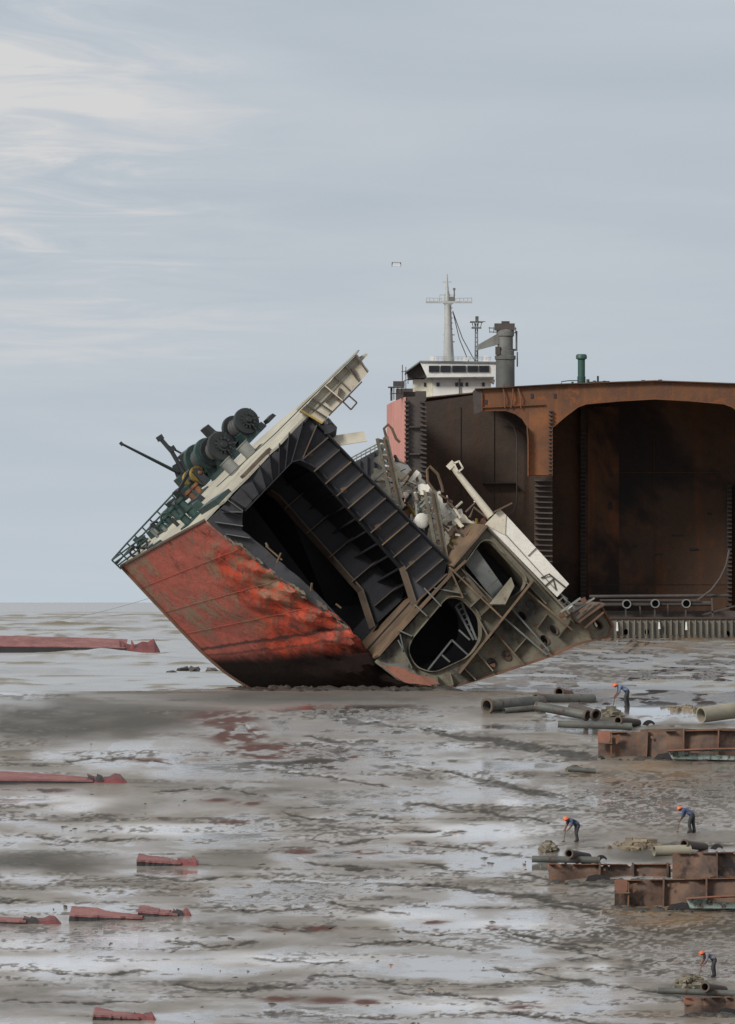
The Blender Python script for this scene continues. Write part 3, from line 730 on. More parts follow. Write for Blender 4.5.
# hold frame: dark web ring around the opening
C1 = [(207, 521), (224, 505), (300, 425), (307, 417), (447, 563), (444, 576), (414, 604), (402, 567), (318, 472), (309, 466), (298, 461), (290, 463),
      (243, 510), (242, 530), (266, 549), (312, 589), (346, 624), (339, 622), (300, 595), (262, 565), (232, 544)]
mb = MB(); F.plate(mb, jag(C1, 0.5, 7, 3), t=0.0, thick=0.05); frame1 = mb.build('web_frame', M['dark'], wreck)
outer = ((307, 415), (447, 563)); inner = ((309, 466), (402, 567))
R4 = random.Random(4)
ribs = []
for k in range(12):
    f = 0.03 + k * 0.082
    a = lerp(outer[0], outer[1], f + 0.04); dr_ = Vector((-0.76, 0.65)); io = Vector(inner[1]) - Vector(inner[0]); w_ = Vector(inner[0]) - Vector(a)
    det = dr_.x * -io.y + io.x * dr_.y; ll = (w_.x * -io.y + io.x * w_.y) / det
    ll = min(max(ll, 20), 46 if k < 9 else 40); b = (a[0] + dr_.x * ll, a[1] + dr_.y * ll)
    if k == 0: b = (303, 458)
    ribs.append((a, b))
    mb = MB(); F.rib(mb, b, a, -0.55 - 0.15 * R4.random(), 0.0, 1.3); mb.build('stiffener', M['edge'] if k in (3, 5, 8) else M['edge_dark'], frame1)
    # lug plates standing beside some stiffeners
    if k % 3 == 1:
        m_ = lerp(b, a, 0.25); mb = MB(); F.plate(mb, [(m_[0] - 3, m_[1] - 2), (m_[0] + 3, m_[1] - 4), (m_[0] + 4, m_[1] + 2), (m_[0] - 1, m_[1] + 3)], t=-0.12, thick=0.06)
        mb.build('lug', M['edge'], frame1)
for k in range(9):                       # brackets below the deck
    f = k / 8; a = lerp((219, 508), (299, 421), f); b = lerp((241, 516), (291, 462), f)
    if k == 8: a = (303, 421)
    mb = MB(); p0, p1 = Vector(a), Vector(b)
    mb.add([F.P(*a, 0), F.P(*b, 0), F.P(b[0] + .8, b[1] + .8, 0), F.P(a[0] + .8, a[1] + .8, 0), F.P(*a, -1.0), F.P(*b, -.25), F.P(b[0] + .8, b[1] + .8, -.25), F.P(a[0] + .8, a[1] + .8, -1.0)],
           [(0, 1, 2, 3), (7, 6, 5, 4), (0, 4, 5, 1), (1, 5, 6, 2), (2, 6, 7, 3), (3, 7, 4, 0)])
    mb.build('bracket', M['dark'], frame1)
for a, b in (((243, 511), (228, 500)), ((243, 526), (215, 522)), ((250, 538), (226, 534)), ((243, 512), (222, 512))):
    mb = MB(); F.rib(mb, a, b, -0.4, 0, 1.0); mb.build('stiffener', M['green2'], frame1)
# face bars along the opening
for ln, m_ in (([(243, 512), (290, 463), (298, 461), (309, 466), (318, 472), (402, 567)], 'inner'), ([(402, 567), (414, 604)], 'edge_dark'), ([(301, 426), (308, 417), (447, 562)], 'inner'), ([(445, 575), (415, 603)], 'edge_dark')):
    mb = MB(); F.sheet(mb, ln, -0.28, 0.3, 1.2); mb.build('face_bar', M[m_], frame1)
# torn grey edge strip of the shell at the cut
rr = random.Random(9)
for k in range(12):
    f = k / 12; c = cutl[int(2 + f * (NRW * 0.58))]
    mb = MB(); w, h = rr.uniform(4, 13), rr.uniform(1.0, 4.5)
    c = c + Vector((rr.uniform(-3, 3), rr.uniform(-2, 2)))
    q = [(c.x - 2, c.y - h), (c.x + w, c.y - h * rr.random() + w * .75), (c.x + w + 1, c.y + w * .85 + 1), (c.x - 1, c.y + 1)]
    F.plate(mb, jag(q, 1.1, 2, k), t=-0.25 - rr.random() * .4, thick=0.04); mb.build('torn_strip', M['green'] if k % 3 else M['edge_dark'], wreck)
for (a, b) in (((266, 546), (282, 560)), ((281, 553), (277, 563)), ((268, 547), (266, 543)), ((312, 583), (311, 591)), ((336, 604), (341, 608))):
    mb = MB(); mb.bar(F.P(*a, -.6), F.P(*b, -.5), .09); mb.build('bent_bar', M['edge'], wreck)

# hold lining: right wall with longitudinals, inner bottom, underside, dark end bulkhead, second and third web frames
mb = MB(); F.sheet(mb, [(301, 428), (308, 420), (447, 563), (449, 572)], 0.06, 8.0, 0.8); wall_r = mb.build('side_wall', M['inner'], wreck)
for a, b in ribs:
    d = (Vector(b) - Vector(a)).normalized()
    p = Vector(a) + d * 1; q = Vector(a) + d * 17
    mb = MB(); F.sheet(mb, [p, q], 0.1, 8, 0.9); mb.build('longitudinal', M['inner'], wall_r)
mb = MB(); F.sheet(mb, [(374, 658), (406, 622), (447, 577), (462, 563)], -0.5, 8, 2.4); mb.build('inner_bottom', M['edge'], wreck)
for tt in (4.9,):
    mb = MB(); F.plate(mb, [(x + F.ax[0] * tt, y + F.ax[1] * tt) for x, y in [(250, 474), (300, 419), (307, 416), (447, 563), (444, 576), (414, 604), (402, 567), (318, 472), (309, 466), (298, 461), (262, 492)]], t=tt, thick=0.05)
    f2 = mb.build('inner_web_frame', M['inner'], wreck)
    mb = MB(); F.sheet(mb, [(x, y) for x, y in [(309, 466), (318, 472), (402, 567), (414, 604)]], tt - 0.3, tt + 0.3, 1.3); mb.build('face_bar', M['edge_dark'], f2)
    for k, (a, b) in enumerate(ribs):
        if k % 2: mb = MB(); F.rib(mb, b, a, tt - 0.4, tt, 1.0, slide=tt); mb.build('stiffener', M['edge_dark'], f2)
fb = 1 - (8.0 / 12.2) ** 0.8
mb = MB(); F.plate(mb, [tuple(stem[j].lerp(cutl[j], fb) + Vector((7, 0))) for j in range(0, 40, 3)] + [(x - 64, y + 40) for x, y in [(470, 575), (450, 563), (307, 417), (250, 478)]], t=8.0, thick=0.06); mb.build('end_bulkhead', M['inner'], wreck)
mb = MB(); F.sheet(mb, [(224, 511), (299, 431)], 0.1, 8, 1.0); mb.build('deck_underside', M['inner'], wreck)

F2 = Frame(454.0, 330.0, 690.0, axis=(-8.0, -1.0))
# bottom structure: grey-green floor plate with manholes
G = [(374, 662), (447, 584), (449, 567), (484, 526), (575, 622), (597, 604), (611, 627), (607, 636), (575, 644), (545, 657), (500, 672), (456, 685), (432, 691), (404, 684)]
H1 = rounded([(446, 597), (462, 598), (479, 616), (480, 640), (468, 657), (432, 674), (414, 668), (406, 652), (410, 640)], 8)
H2 = rounded([(460, 569), (480, 541), (490, 541), (526, 580), (520, 592), (496, 606)], 6)
sm = [oval(c, 5.6, 3.7, math.radians(48)) for c in ((531, 605), (522, 616), (553, 630), (544, 640), (506, 656), (492, 663), (598, 625))]
mb = MB(); F.plate(mb, jag(G, 0.6, 9, 5), [H1, H2] + sm, t=0.0, thick=0.06); floorp = mb.build('floor_plate', M['green'], wreck)
for tt in (2.6, 6.0):
    mb = MB(); F.plate(mb, [(x + F2.ax[0] * tt, y + F2.ax[1] * tt) for x, y in [(380, 660), (447, 586), (450, 569), (484, 530), (572, 624), (600, 612), (604, 634), (500, 670), (432, 689)]],
                       [[(x + F2.ax[0] * tt, y + F2.ax[1] * tt) for x, y in H1]] if tt < 3 else [], t=tt, thick=0.05)
    mb.build('rear_floor_plate', M['inner'], wreck)
mb = MB(); F2.sheet(mb, [(404, 684), (432, 691), (456, 685), (500, 672), (545, 657), (575, 644), (608, 636)], -0.35, 9.5, 1.6); mb.build('bottom_shell', M['rust'], wreck)
mb = MB(); F2.sheet(mb, [(484, 526), (575, 622)], -0.35, 8, 1.6); mb.build('upper_flange', M['green'], wreck)
mb = MB(); F2.sheet(mb, [(449, 566), (484, 525)], -0.45, 8, 1.8); mb.build('upper_flange', M['edge'], wreck)
mb = MB(); F2.sheet(mb, [(575, 623), (598, 603)], -0.8, 1.2, 1.8); mb.build('upper_flange', M['edge_dark'], wreck)
mb = MB(); F2.sheet(mb, [(598, 603), (611, 627), (607, 637)], -0.3, 1.5, 1.4); mb.build('upper_flange', M['rust'], wreck)
girders = [((459, 673), (500, 622), 'edge', -1.0), ((498, 624), (533, 580), 'edge', -1.1), ((449, 567), (504, 620), 'green', -.7), ((504, 618), (547, 655), 'green', -.6), ((512, 609), (549, 651), 'green', -.5),
           ((527, 591), (572, 630), 'green', -.5), ((537, 628), (547, 614), 'edge_dark', -.4), ((558, 637), (571, 620), 'edge_dark', -.5), ((495, 632), (524, 665), 'green', -.5),
           ((476, 651), (493, 671), 'green', -.5), ((464, 668), (476, 680), 'green', -.5), ((461, 568), (495, 610), 'edge_dark', -.3), ((480, 616), (500, 597), 'edge_dark', -.55),
           ((441, 606), (424, 588), 'green2', -.5), ((427, 616), (414, 604), 'green2', -.5), ((412, 636), (398, 630), 'green2', -.5), ((404, 652), (400, 634), 'green2', -.5), ((412, 668), (398, 640), 'green2', -.5),
           ((478, 618), (490, 640), 'green', -.4), ((449, 567), (463, 598), 'green2', -.5), ((434, 588), (466, 594), 'green2', -.3), ((450, 673), (453, 685), 'green', -.5), ((437, 676), (438, 688), 'green', -.5),
           ((425, 674), (424, 688), 'green', -.4), ((524, 580), (546, 604), 'green', -.4), ((583, 618), (590, 637), 'rust', -.3)]
for a, b, m_, t0 in girders:
    mb = MB(); F.rib(mb, a, b, t0 * 1.25, 0.0, 1.3 if m_ != 'edge' else 2.2); mb.build('girder' if t0 < -.55 else 'stiffener', M[m_], floorp)
# pale rusty toe plates on the stiffeners' outer edges
for a, b, m_, t0 in girders:
    if m_ in ('green', 'green2') and (Vector(a) - Vector(b)).length > 34:
        mb = MB(); F.rib(mb, a, b, t0 * 1.25 - .05, t0 * 1.25, 1.7); mb.build('toe_plate', M['edge' if int(a[0]) % 2 else 'green2'], floorp)
rx_ = random.Random(31)
for a, b in (((514, 652), (527, 637)), ((484, 646), (494, 636)), ((470, 607), (482, 596)), ((486, 590), (498, 579)), ((455, 585), (464, 577)), ((505, 596), (514, 588))):
    mb = MB(); F.rib(mb, a, b, -.45, 0, 1.0); mb.build('stiffener', M['green' if rx_.random() < .6 else 'edge_dark'], floorp)
for k in range(9):
    f = rx_.random(); c = (470 + 120 * f + rx_.uniform(-8, 8), 676 - 42 * f + rx_.uniform(-34, -2))
    q = jag([(c[0] - 3, c[1] - 1), (c[0] + 2, c[1] - 4), (c[0] + 4, c[1] + 1), (c[0] - 1, c[1] + 3)], .8, 2, k); mb = MB(); F.plate(mb, q, t=-.02, thick=.02); mb.build('rust_scab', M['rust' if k % 2 else 'edge'], floorp)
for ring in (H1, H2):
    mb = MB(); F.sheet(mb, ring + [ring[0]], -0.22, 0.12, 0.9); mb.build('manhole_rim', M['green'], floorp)
for hc in sm:
    mb = MB(); F.sheet(mb, hc + [hc[0]], -0.08, 0.10, 0.6); mb.build('manhole_rim', M['edge_dark'], floorp)
# patch plates and bent sheets
mb = MB(); F.plate(mb, [(464, 562), (477, 549), (503, 586), (494, 600)], t=0.35, thick=0.05); mb.build('loose_panel', M['green2'], wreck)
mb = MB(); mb.add([F.P(489, 604, -.9), F.P(511, 577, -.3), F.P(514, 586, -1.0), F.P(505, 604, -1.3), F.P(489, 605, -.84), F.P(511, 578, -.24), F.P(514, 587, -.94), F.P(505, 605, -1.24)],
                  [(0, 1, 2, 3), (7, 6, 5, 4), (0, 4, 5, 1), (1, 5, 6, 2), (2, 6, 7, 3), (3, 7, 4, 0)]); mb.build('bent_plate', M['green'], wreck)
for q, m_ in (([(378, 664), (404, 668), (420, 676), (432, 686), (404, 682)], 'redrust'), ([(382, 662), (402, 664), (410, 670), (384, 667)], 'green2'), ([(404, 674), (428, 676), (440, 684), (420, 686)], 'redrust')):
    mb = MB(); F.plate(mb, jag(q, .7, 5, 2), t=-0.5 - .1 * len(q), thick=0.04); mb.build('torn_strip', M[m_], wreck)
# fold of torn flanges at the right tip
for k, (a, b, w) in enumerate((((566, 618), (590, 600), 2.5), ((572, 612), (594, 598), 1.6), ((578, 622), (600, 606), 2.2), ((560, 612), (580, 598), 2.0), ((584, 628), (603, 612), 1.6))):
    mb = MB(); F.rib(mb, a, b, -0.9 - .2 * k, -0.4 - .2 * k, w); mb.build('torn_flange', M['rust' if k % 2 == 0 else 'galv'], wreck)
for k in range(7):
    a = (548 + k * 4.5, 586 + k * 4.5); mb = MB(); mb.tube([F.P(a[0], a[1] + 8, .5), F.P(a[0] + 6, a[1] + 2, .4), F.P(a[0] + 12 + 3 * (k % 2), a[1] + 9, .8)], .07, 5); mb.build('bent_bar', M['galv' if k % 2 else 'cream'], wreck)
mb = MB(); mb.tube([F.P(541, 578, -.2), F.P(549, 574, -.3), F.P(566, 588, -.3)], .05, 5); mb.tube([F.P(545, 586, -.2), F.P(553, 579, -.2), F.P(556, 590, -.2)], .05, 5); mb.build('handrail', M['edge_dark'], wreck)
# ladder inside the manhole
lad = MB()
for off in (0, 6): lad.bar(F.P(456 + off, 606 - off * .6, 1.2), F.P(474 + off * .5, 640, 1.0), .12)
for k in range(7):
    f = k / 7; lad.bar(F.P(456 + 18 * f, 606 + 34 * f, 1.15), F.P(462 + 15 * f, 602 + 38 * f, 1.15), .08)
lad.build('ladder', M['green2'], wreck)
for a, b in (((428, 670), (452, 640)), ((452, 640), (468, 655)), ((442, 655), (450, 662)), ((459, 630), (470, 640))):
    mb = MB(); mb.bar(F.P(*a, .8), F.P(*b, .8), .1); mb.build('pipe_run', M['green2'], wreck)

# white deckhouse side hanging on the bottom structure
mb = MB(); F.plate(mb, [(485.5, 524), (500, 509), (506, 515), (569, 584), (557, 597)], t=-0.15, thick=3.0); whitebox = mb.build('white_side_box', M['white'], wreck)
mb = MB(); F.plate(mb, [(485, 524.5), (500, 509), (506, 515), (505, 535)], t=-0.22, thick=0.05); mb.build('cream_panel', M['cream'], whitebox)
for a, b in (((506, 535), (556, 590)), ((528, 556), (536, 548))):
    mb = MB(); F.rib(mb, a, b, -.22, -.15, .7); mb.build('seam', M['edge_dark'], whitebox)
mb = MB(); F.rib(mb, (494, 512), (512, 503), -.5, 1.5, 1.6); mb.build('eave', M['edge'], whitebox)
# top-side post with lantern cage
mb = MB(); mb.tube([F.P(452, 466, .5), F.P(491, 516, .5)], [.16, .24], 12); post = mb.build('signal_mast', M['cream'], wreck, smooth=True)
mb = MB(); mb.hexa([F.P(446, 466, .3), F.P(452, 460, .3), F.P(456, 464, .3), F.P(450, 470, .3)], [F.P(446, 466, .8), F.P(452, 460, .8), F.P(456, 464, .8), F.P(450, 470, .8)]); mb.build('mast_cap', M['cream'], post)
mb = MB(); cg = [(454, 463), (459, 461), (463, 468), (458, 472)]
for k in range(4): mb.bar(F.P(*cg[k], .3), F.P(*cg[(k + 1) % 4], .3), .09); mb.bar(F.P(*cg[k], .3), F.P(*cg[k], .8), .08); mb.bar(F.P(*cg[k], .8), F.P(*cg[(k + 1) % 4], .8), .09)
mb.build('lantern_cage', M['cream'], post)
mb = MB(); mb.tube([F.P(474, 502, .5), F.P(476, 501, .5), F.P(485, 512, .5)], .05, 5); mb.build('handrail', M['cream'], post)

# pale bulwark wing at the top corner of the deck
W = [(299, 412), (357, 354), (369, 371), (321, 425)]
mb = MB(); F.plate(mb, jag(W, .5, 6, 8), t=0.0, thick=0.05); wing = mb.build('bulwark_wing', M['cream'], wreck)
for f, m_ in ((0.03, 'yellow'), (0.13, 'edge_dark'), (0.24, 'edge_dark'), (0.45, 'cream'), (0.62, 'edge_dark'), (0.80, 'edge_dark'), (0.97, 'edge_dark')):
    a = lerp(W[0], W[1], f); b = lerp(W[3], W[2], f)
    mb = MB(); F.rib(mb, a, b, -0.5, 0.0, 1.1 if m_ != 'yellow' else 2.0); mb.build('wing_rib', M[m_], wing)
mb = MB(); F.rib(mb, (297, 410), (358, 351), -0.5, 1.0, 1.6); mb.build('wing_rail', M['deck'], wing)
mb = MB(); F.rib(mb, (329, 416), (362, 382), -0.9, -0.75, 1.4); mb.build('wing_bar', M['edge_dark'], wing)
sqr = [(343, 402), (349, 396), (357, 403), (351, 410)]; mb = MB()
for k in range(4): mb.bar(F.P(*sqr[k], -.8), F.P(*sqr[(k + 1) % 4], -.8), .09)
mb.build('square_frame', M['edge_dark'], wing)
for a, b in (((325, 402), (333, 394)), ((340, 388), (337, 400)), ((352, 368), (356, 378))):
    mb = MB(); F.rib(mb, a, b, -.3, -.05, 2.0); mb.build('wing_bracket', M['edge_dark'], wing)
mb = MB(); mb.tube([F.P(322, 428, .1), F.P(327, 424, -.1), F.P(330, 430, 0), F.P(333, 436, .2)], [.25, .38, .45, .2], 8); mb.build('hanging_rags', M['dark'], wreck, smooth=True)
mb = MB(); mb.tube([F.P(327, 420, -.2), F.P(328, 424, -.2)], [.2, .26], 8); mb.build('hanging_rags', M['winch_dark'], wreck, smooth=True)
mb = MB(); mb.hexa([F.P(330, 436, .3), F.P(330, 447, .3), F.P(330, 447, 1.2), F.P(330, 436, 1.2)], [F.P(364, 431, .3), F.P(367, 441, .3), F.P(367, 441, 1.2), F.P(364, 431, 1.2)]); bb_ = mb.build('box_beam', M['cream'], wreck)

# mooring gear on the deck
def winch(px, py, r, length, hs, m_flange, m_core, cap=None):
    """Rope drum with its axle along the ship: base frame, core, two flanges, axle cap."""
    a, t = deck_at(px, py)
    base = MB(); bl = length / 0.5
    base.hexa([DK(a - r * .8, t, .8), DK(a + r * .8, t, .8), DK(a + r * .8, t + length, .8), DK(a - r * .8, t + length, .8)],
              [DK(a - r * .3, t, hs), DK(a + r * .3, t, hs), DK(a + r * .3, t + length, hs), DK(a - r * .3, t + length, hs)])
    w = base.build('mooring_winch', M['winch'], wreck)
    c = DK(a, t, hs); R = r * F.k
    mb = MB(); mb.lathe(c, AXD, [(0, R * .5), (length, R * .5)], 18); mb.build('drum', M[m_core], w, smooth=True)
    for s_ in (0, length):
        mb = MB(); mb.lathe(c + AXD * s_, AXD, [(-.14, R * .96), (-.06, R), (.06, R), (.14, R * .96)], 26); mb.build('flange', M[m_flange], w, smooth=True)
        mb = MB()
        for q in range(6):
            an = q * math.pi / 3; u = UPD * math.cos(an) + ALD * math.sin(an)
            mb.bar(c + AXD * (s_ - .16) + u * R * .25, c + AXD * (s_ - .16) + u * R * .92, .12, .06)
        mb.build('spoke', M['winch_dark'], w)
    mb = MB()
    for q in range(5): mb.lathe(c + AXD * (.2 + q * (length - .4) / 4), AXD, [(-.09, R * .52), (0, R * .66), (.09, R * .52)], 16)
    mb.build('rope_turns', M['rope'], w, smooth=True)
    mb = MB()
    for q in range(12):
        an = q * math.pi / 6; u = UPD * math.cos(an) + ALD * math.sin(an); mb.bar(c - AXD * .28 + u * R * .40, c - AXD * .28 + u * R * .56, .12, .1)
    mb.lathe(c - AXD * .34, AXD, [(0, R * .42), (.14, R * .42)], 16); mb.build('gear_wheel', M['winch_dark'], w, smooth=True)
    mb = MB(); mb.lathe(c - AXD * .5, AXD, [(0, R * .2), (.1, R * .26), (.5, R * .26)], 12); mb.build('axle_cap', M[cap or 'winch_dark'], w, smooth=True)
    return w
def winch_c(cx, cy, r, length, hs, *k): return winch(cx + .717 * hs, cy + .697 * hs, r, length, hs, *k)
winch_c(246, 421, 14, 1.7, 19, 'winch_dark', 'orange')
winch_c(221, 446, 15.5, 1.2, 20, 'winch_dark', 'orange')
winch_c(208, 453, 16.5, 1.4, 22, 'winch', 'orange')
winch_c(197, 474, 8.5, 1.0, 14, 'yellow', 'winch_dark', 'orange')
def deckbox(px, py, da, dt, h0, h1, mat, name='gear_case', parent=None):
    a, t = deck_at(px, py); mb = MB()
    mb.hexa([DK(a, t, h0), DK(a + da, t, h0), DK(a + da, t + dt, h0), DK(a, t + dt, h0)], [DK(a + 1, t, h1), DK(a + da - 1, t, h1), DK(a + da - 1, t + dt, h1), DK(a + 1, t + dt, h1)])
    return mb.build(name, M[mat], parent or wreck)
deckbox(228, 462, 16, 1.2, .8, 20, 'winch', 'winch_motor'); deckbox(213, 474, 12, 1.4, .8, 26, 'winch', 'winch_motor'); deckbox(204, 482, 13, 1.0, .8, 16, 'winch_dark', 'winch_motor')
deckbox(236, 452, 10, 1.0, .8, 22, 'winch', 'winch_motor')
deckbox(208, 476, 9, 1.0, 18, 34, 'winch_dark', 'control_stand')
for px, py, da, dt, h0, h1, m_ in ((243, 446, 8, .8, .8, 17, 'winch_dark'), (232, 458, 7, .8, 10, 27, 'winch'), (222, 466, 6, .6, 16, 33, 'winch_dark'), (262, 432, 8, .6, .8, 8, 'winch_dark'), (270, 423, 10, .5, .8, 5, 'winch_dark'), (196, 494, 8, .8, .8, 12, 'winch'), (188, 500, 7, .8, .8, 15, 'winch_dark'), (216, 480, 18, .4, .8, 5, 'winch'), (250, 444, 9, .7, .8, 14, 'winch'), (230, 452, 6, .7, 14, 36, 'winch_dark'), (206, 486, 8, .6, .8, 20, 'winch_dark'), (192, 494, 6, .5, 10, 22, 'winch'), (178, 510, 7, .6, .8, 12, 'winch_dark'), (172, 518, 6, .6, .8, 10, 'winch'), (200, 505, 9, .4, .8, 8, 'winch_dark')):
    deckbox(px, py, da, dt, h0, h1, m_, 'machinery_block')
for k, (p0, p1) in enumerate((((226, 456), (239, 438)), ((200, 462), (222, 470)), ((186, 476), (205, 484)), ((214, 432), (236, 436)), ((190, 470), (178, 492)))):
    mb = MB(); t_ = deck_at(225, 465)[1]; mb.bar(FQ(*p0, t_), FQ(*p1, t_ - .3), .16); mb.build('strut', M['winch' if k % 2 else 'winch_dark'], wreck)
def vent(px, py, r, h, mat='galv'):
    a, t = deck_at(px, py); mb = MB(); c = DK(a, t, .5)
    mb.lathe(c, UPD, [(0, r * F.k), (h * F.k * .92, r * F.k * 1.02), (h * F.k * .93, r * F.k * 1.12), (h * F.k, r * F.k * 1.12)], 16)
    return mb.build('vent_pipe', M[mat], wreck, smooth=True)
vent(252, 455, 6.5, 15); vent(236, 472, 6.5, 16)
def bitts(px, py, h=12, r=3.4, gap=9, mat='teal'):
    a, t = deck_at(px, py); base = MB()
    base.hexa([DK(a - 6, t - .4, .8), DK(a + gap + 6, t - .4, .8), DK(a + gap + 6, t + .5, .8), DK(a - 6, t + .5, .8)], [DK(a - 6, t - .4, 2.4), DK(a + gap + 6, t - .4, 2.4), DK(a + gap + 6, t + .5, 2.4), DK(a - 6, t + .5, 2.4)])
    b = base.build('mooring_bitts', M['winch'], wreck)
    for q in (0, gap):
        mb = MB(); k = F.k; mb.lathe(DK(a + q, t, 2), UPD, [(0, r * k), (h * .7 * k, r * k), (h * .74 * k, r * 1.35 * k), (h * k, r * 1.3 * k)], 14); mb.build('bollard', M[mat], b, smooth=True)
bitts(190, 524, 12, 4.2, 10); bitts(180, 518, 13, 4, 12); bitts(166, 530, 9, 3.5, 9, 'teal'); bitts(196, 500, 11, 3.5, 9, 'orange')
deckbox(183, 512, 10, .8, .8, 10, 'winch', 'roller_fairlead'); deckbox(158, 536, 9, .8, .8, 9, 'winch', 'roller_fairlead')
deckbox(195, 515, 14, .6, .8, 9, 'teal', 'roller_fairlead')
for px, py in ((147, 548), (139, 556), (170, 522), (160, 531)):      # closed chocks: rings on the deck edge
    a, t = deck_at(px, py); mb = MB(); c = DK(a, t, 6.5); k = F.k
    ring = [c + UPD * math.cos(q) * 5.0 * k + ALD * math.sin(q) * 4.6 * k for q in [2 * math.pi * j / 16 for j in range(17)]]
    mb.tube(ring, 1.5 * k, 6, False); mb.build('chock', M['winch_dark' if px != 170 else 'teal'], wreck, smooth=True)
rg_ = random.Random(17)
for k in range(16):
    f = rg_.random(); px, py = 138 + 60 * f + rg_.uniform(0, 12), 552 - 60 * f + rg_.uniform(-6, 6)
    if k % 2: deckbox(px, py, rg_.uniform(3, 7), rg_.uniform(.3, .7), .8, rg_.uniform(5, 13), rg_.choice(['winch', 'winch_dark', 'teal']), 'deck_fitting')
    else: vent(px, py, rg_.uniform(1.6, 3.0), rg_.uniform(5, 12), rg_.choice(['winch', 'teal', 'winch_dark', 'galv']))
# bow rail
rail_b = [deck_at(*p) for p in ((121, 569), (136, 552), (151, 536), (166, 520), (181, 504), (194, 492))]
mb = MB(); 
for hh_ in (7, 13): mb.tube([DK(a, t, hh_) for a, t in rail_b], .055, 6)
rl = mb.build('bow_rail', M['winch'], wreck)
for k in range(11):
    f = k / 10 * (len(rail_b) - 1); i = min(int(f), len(rail_b) - 2); a, t = lerp(rail_b[i], rail_b[i + 1], f - i)
    mb = MB(); mb.bar(DK(a, t, 0), DK(a, t, 13.2), .09); mb.build('rail_post', M['winch'], rl)
mb = MB()
for hh_ in (5, 9, 13): mb.bar(DK(*rail_b[0], hh_), DK(rail_b[0][0] + 14, rail_b[0][1] - 3, hh_), .07)
mb.build('rail_end', M['winch'], rl)
# jib boom and small davit post
a, t = deck_at(188, 482)
mb = MB(); mb.tube([DK(a, t, 14), FQ(122, 444, t - 1.0)], [.11, .07], 8); boom = mb.build('boom', M['winch_dark'], wreck, smooth=True)
mb = MB(); mb.lathe(FQ(121.5, 443.8, t - 1.0), UPD, [(-.12, .1), (.12, .1)], 8); mb.build('boom_tip', M['winch_dark'], boom)
mb = MB(); mb.tube([DK(a + 4, t, 10), FQ(172, 452, t), FQ(160, 438, t)], .13, 8); dv = mb.build('davit', M['winch_dark'], wreck, smooth=True)
mb = MB(); mb.bar(FQ(157, 440, t), FQ(163, 436, t), .3); mb.bar(FQ(168, 446, t), FQ(186, 456, t), .12); mb.bar(FQ(169, 451, t), FQ(175, 447, t), .3); mb.build('davit_head', M['winch_dark'], dv)
mb = MB(); mb.hexa([FQ(172, 466, t), FQ(183, 459, t), FQ(188, 470, t), FQ(178, 482, t)], [FQ(172, 466, t + .8), FQ(183, 459, t + .8), FQ(188, 470, t + .8), FQ(178, 482, t + .8)]); mb.build('control_stand', M['winch_dark'], wreck)
# wire along the deck to the wing tip
mb = MB(); mb.tube([DK(60, 3, 8), DK(140, 3, 3), F.P(359, 350, .4)], .03, 5); mb.build('wire', M['rope'], wreck)

# heap behind the hold wall: torn white plates, frames, pipes
rd = random.Random(21)
def torn(cx, cy, w, h, ang, t, mat, seed):
    q = [(-w / 2, -h / 2), (w / 2, -h / 2 * rd.uniform(.6, 1.1)), (w / 2 * rd.uniform(.7, 1), h / 2), (-w / 2, h / 2)]
    ca, sa = math.cos(ang), math.sin(ang); q = [(cx + ca * x - sa * y, cy + sa * x + ca * y) for x, y in q]
    q = jag(q, min(w, h) * .14, 3, seed); tl = rd.uniform(-.06, .06); tl2 = rd.uniform(-.06, .06); mb = MB()
    F.plate(mb, q, t=t, thick=0.05)
    mb.v = [(x, y + tl * (x / F.k) + .0 + tl2 * 0 * z, z) for x, y, z in mb.v]
    y0 = sum(v[1] for v in mb.v) / len(mb.v); mb.v = [(x, y - y0 + t, z) for x, y, z in mb.v]
    mb.build('torn_plate', M[mat], wreck)
for k, (cx, cy, w, h, an, t, m_) in enumerate([(384, 487, 34, 24, .45, 3, 'white'), (378, 478, 14, 18, .2, 2.6, 'cream'), (396, 492, 18, 20, .5, 3.4, 'white'), (421, 505, 14, 20, .6, 3, 'cream'), (417, 520, 16, 13, .2, 2.6, 'white'),
     (428, 515, 12, 30, .5, 3.4, 'white'), (436, 530, 12, 34, .4, 3.1, 'cream'), (446, 520, 10, 26, .6, 4, 'white'), (460, 528, 20, 16, .7, 4, 'white'), (408, 512, 14, 8, -.7, 2.4, 'orange'),
     (444, 545, 12, 22, .7, 2.2, 'cream'), (399, 505, 10, 14, .8, 3.6, 'white'), (470, 535, 30, 12, -.72, 1.8, 'edge'), (478, 529, 26, 8, -.75, 1.2, 'rust'), (432, 500, 10, 16, .3, 4.2, 'cream'), (452, 548, 8, 20, .3, 1.6, 'yellow'),
     (420, 540, 26, 40, .75, 4.6, 'dark'), (400, 515, 26, 30, .75, 4.6, 'dark')] + [(378 + 88 * q / 17 + rd.uniform(2, 14), 474 + 76 * q / 17 - rd.uniform(4, 22), rd.uniform(6, 15), rd.uniform(8, 20), rd.uniform(0, 3), rd.uniform(1.5, 3.6), rd.choice(['white', 'white', 'cream', 'shipwhite'])) for q in range(18)] + [(380 + 82 * q / 13 + rd.uniform(4, 16), 470 + 72 * q / 13 - rd.uniform(2, 18), rd.uniform(5, 20), rd.uniform(3, 10), rd.choice([.75, .8, 2.2, 2.4, 1.3]) + rd.uniform(-.25, .25), rd.uniform(1.6, 2.8), rd.choice(['white', 'cream', 'cream', 'galv'])) for q in range(14)]):
    torn(cx, cy, w, h, an, t, m_, 50 + k)
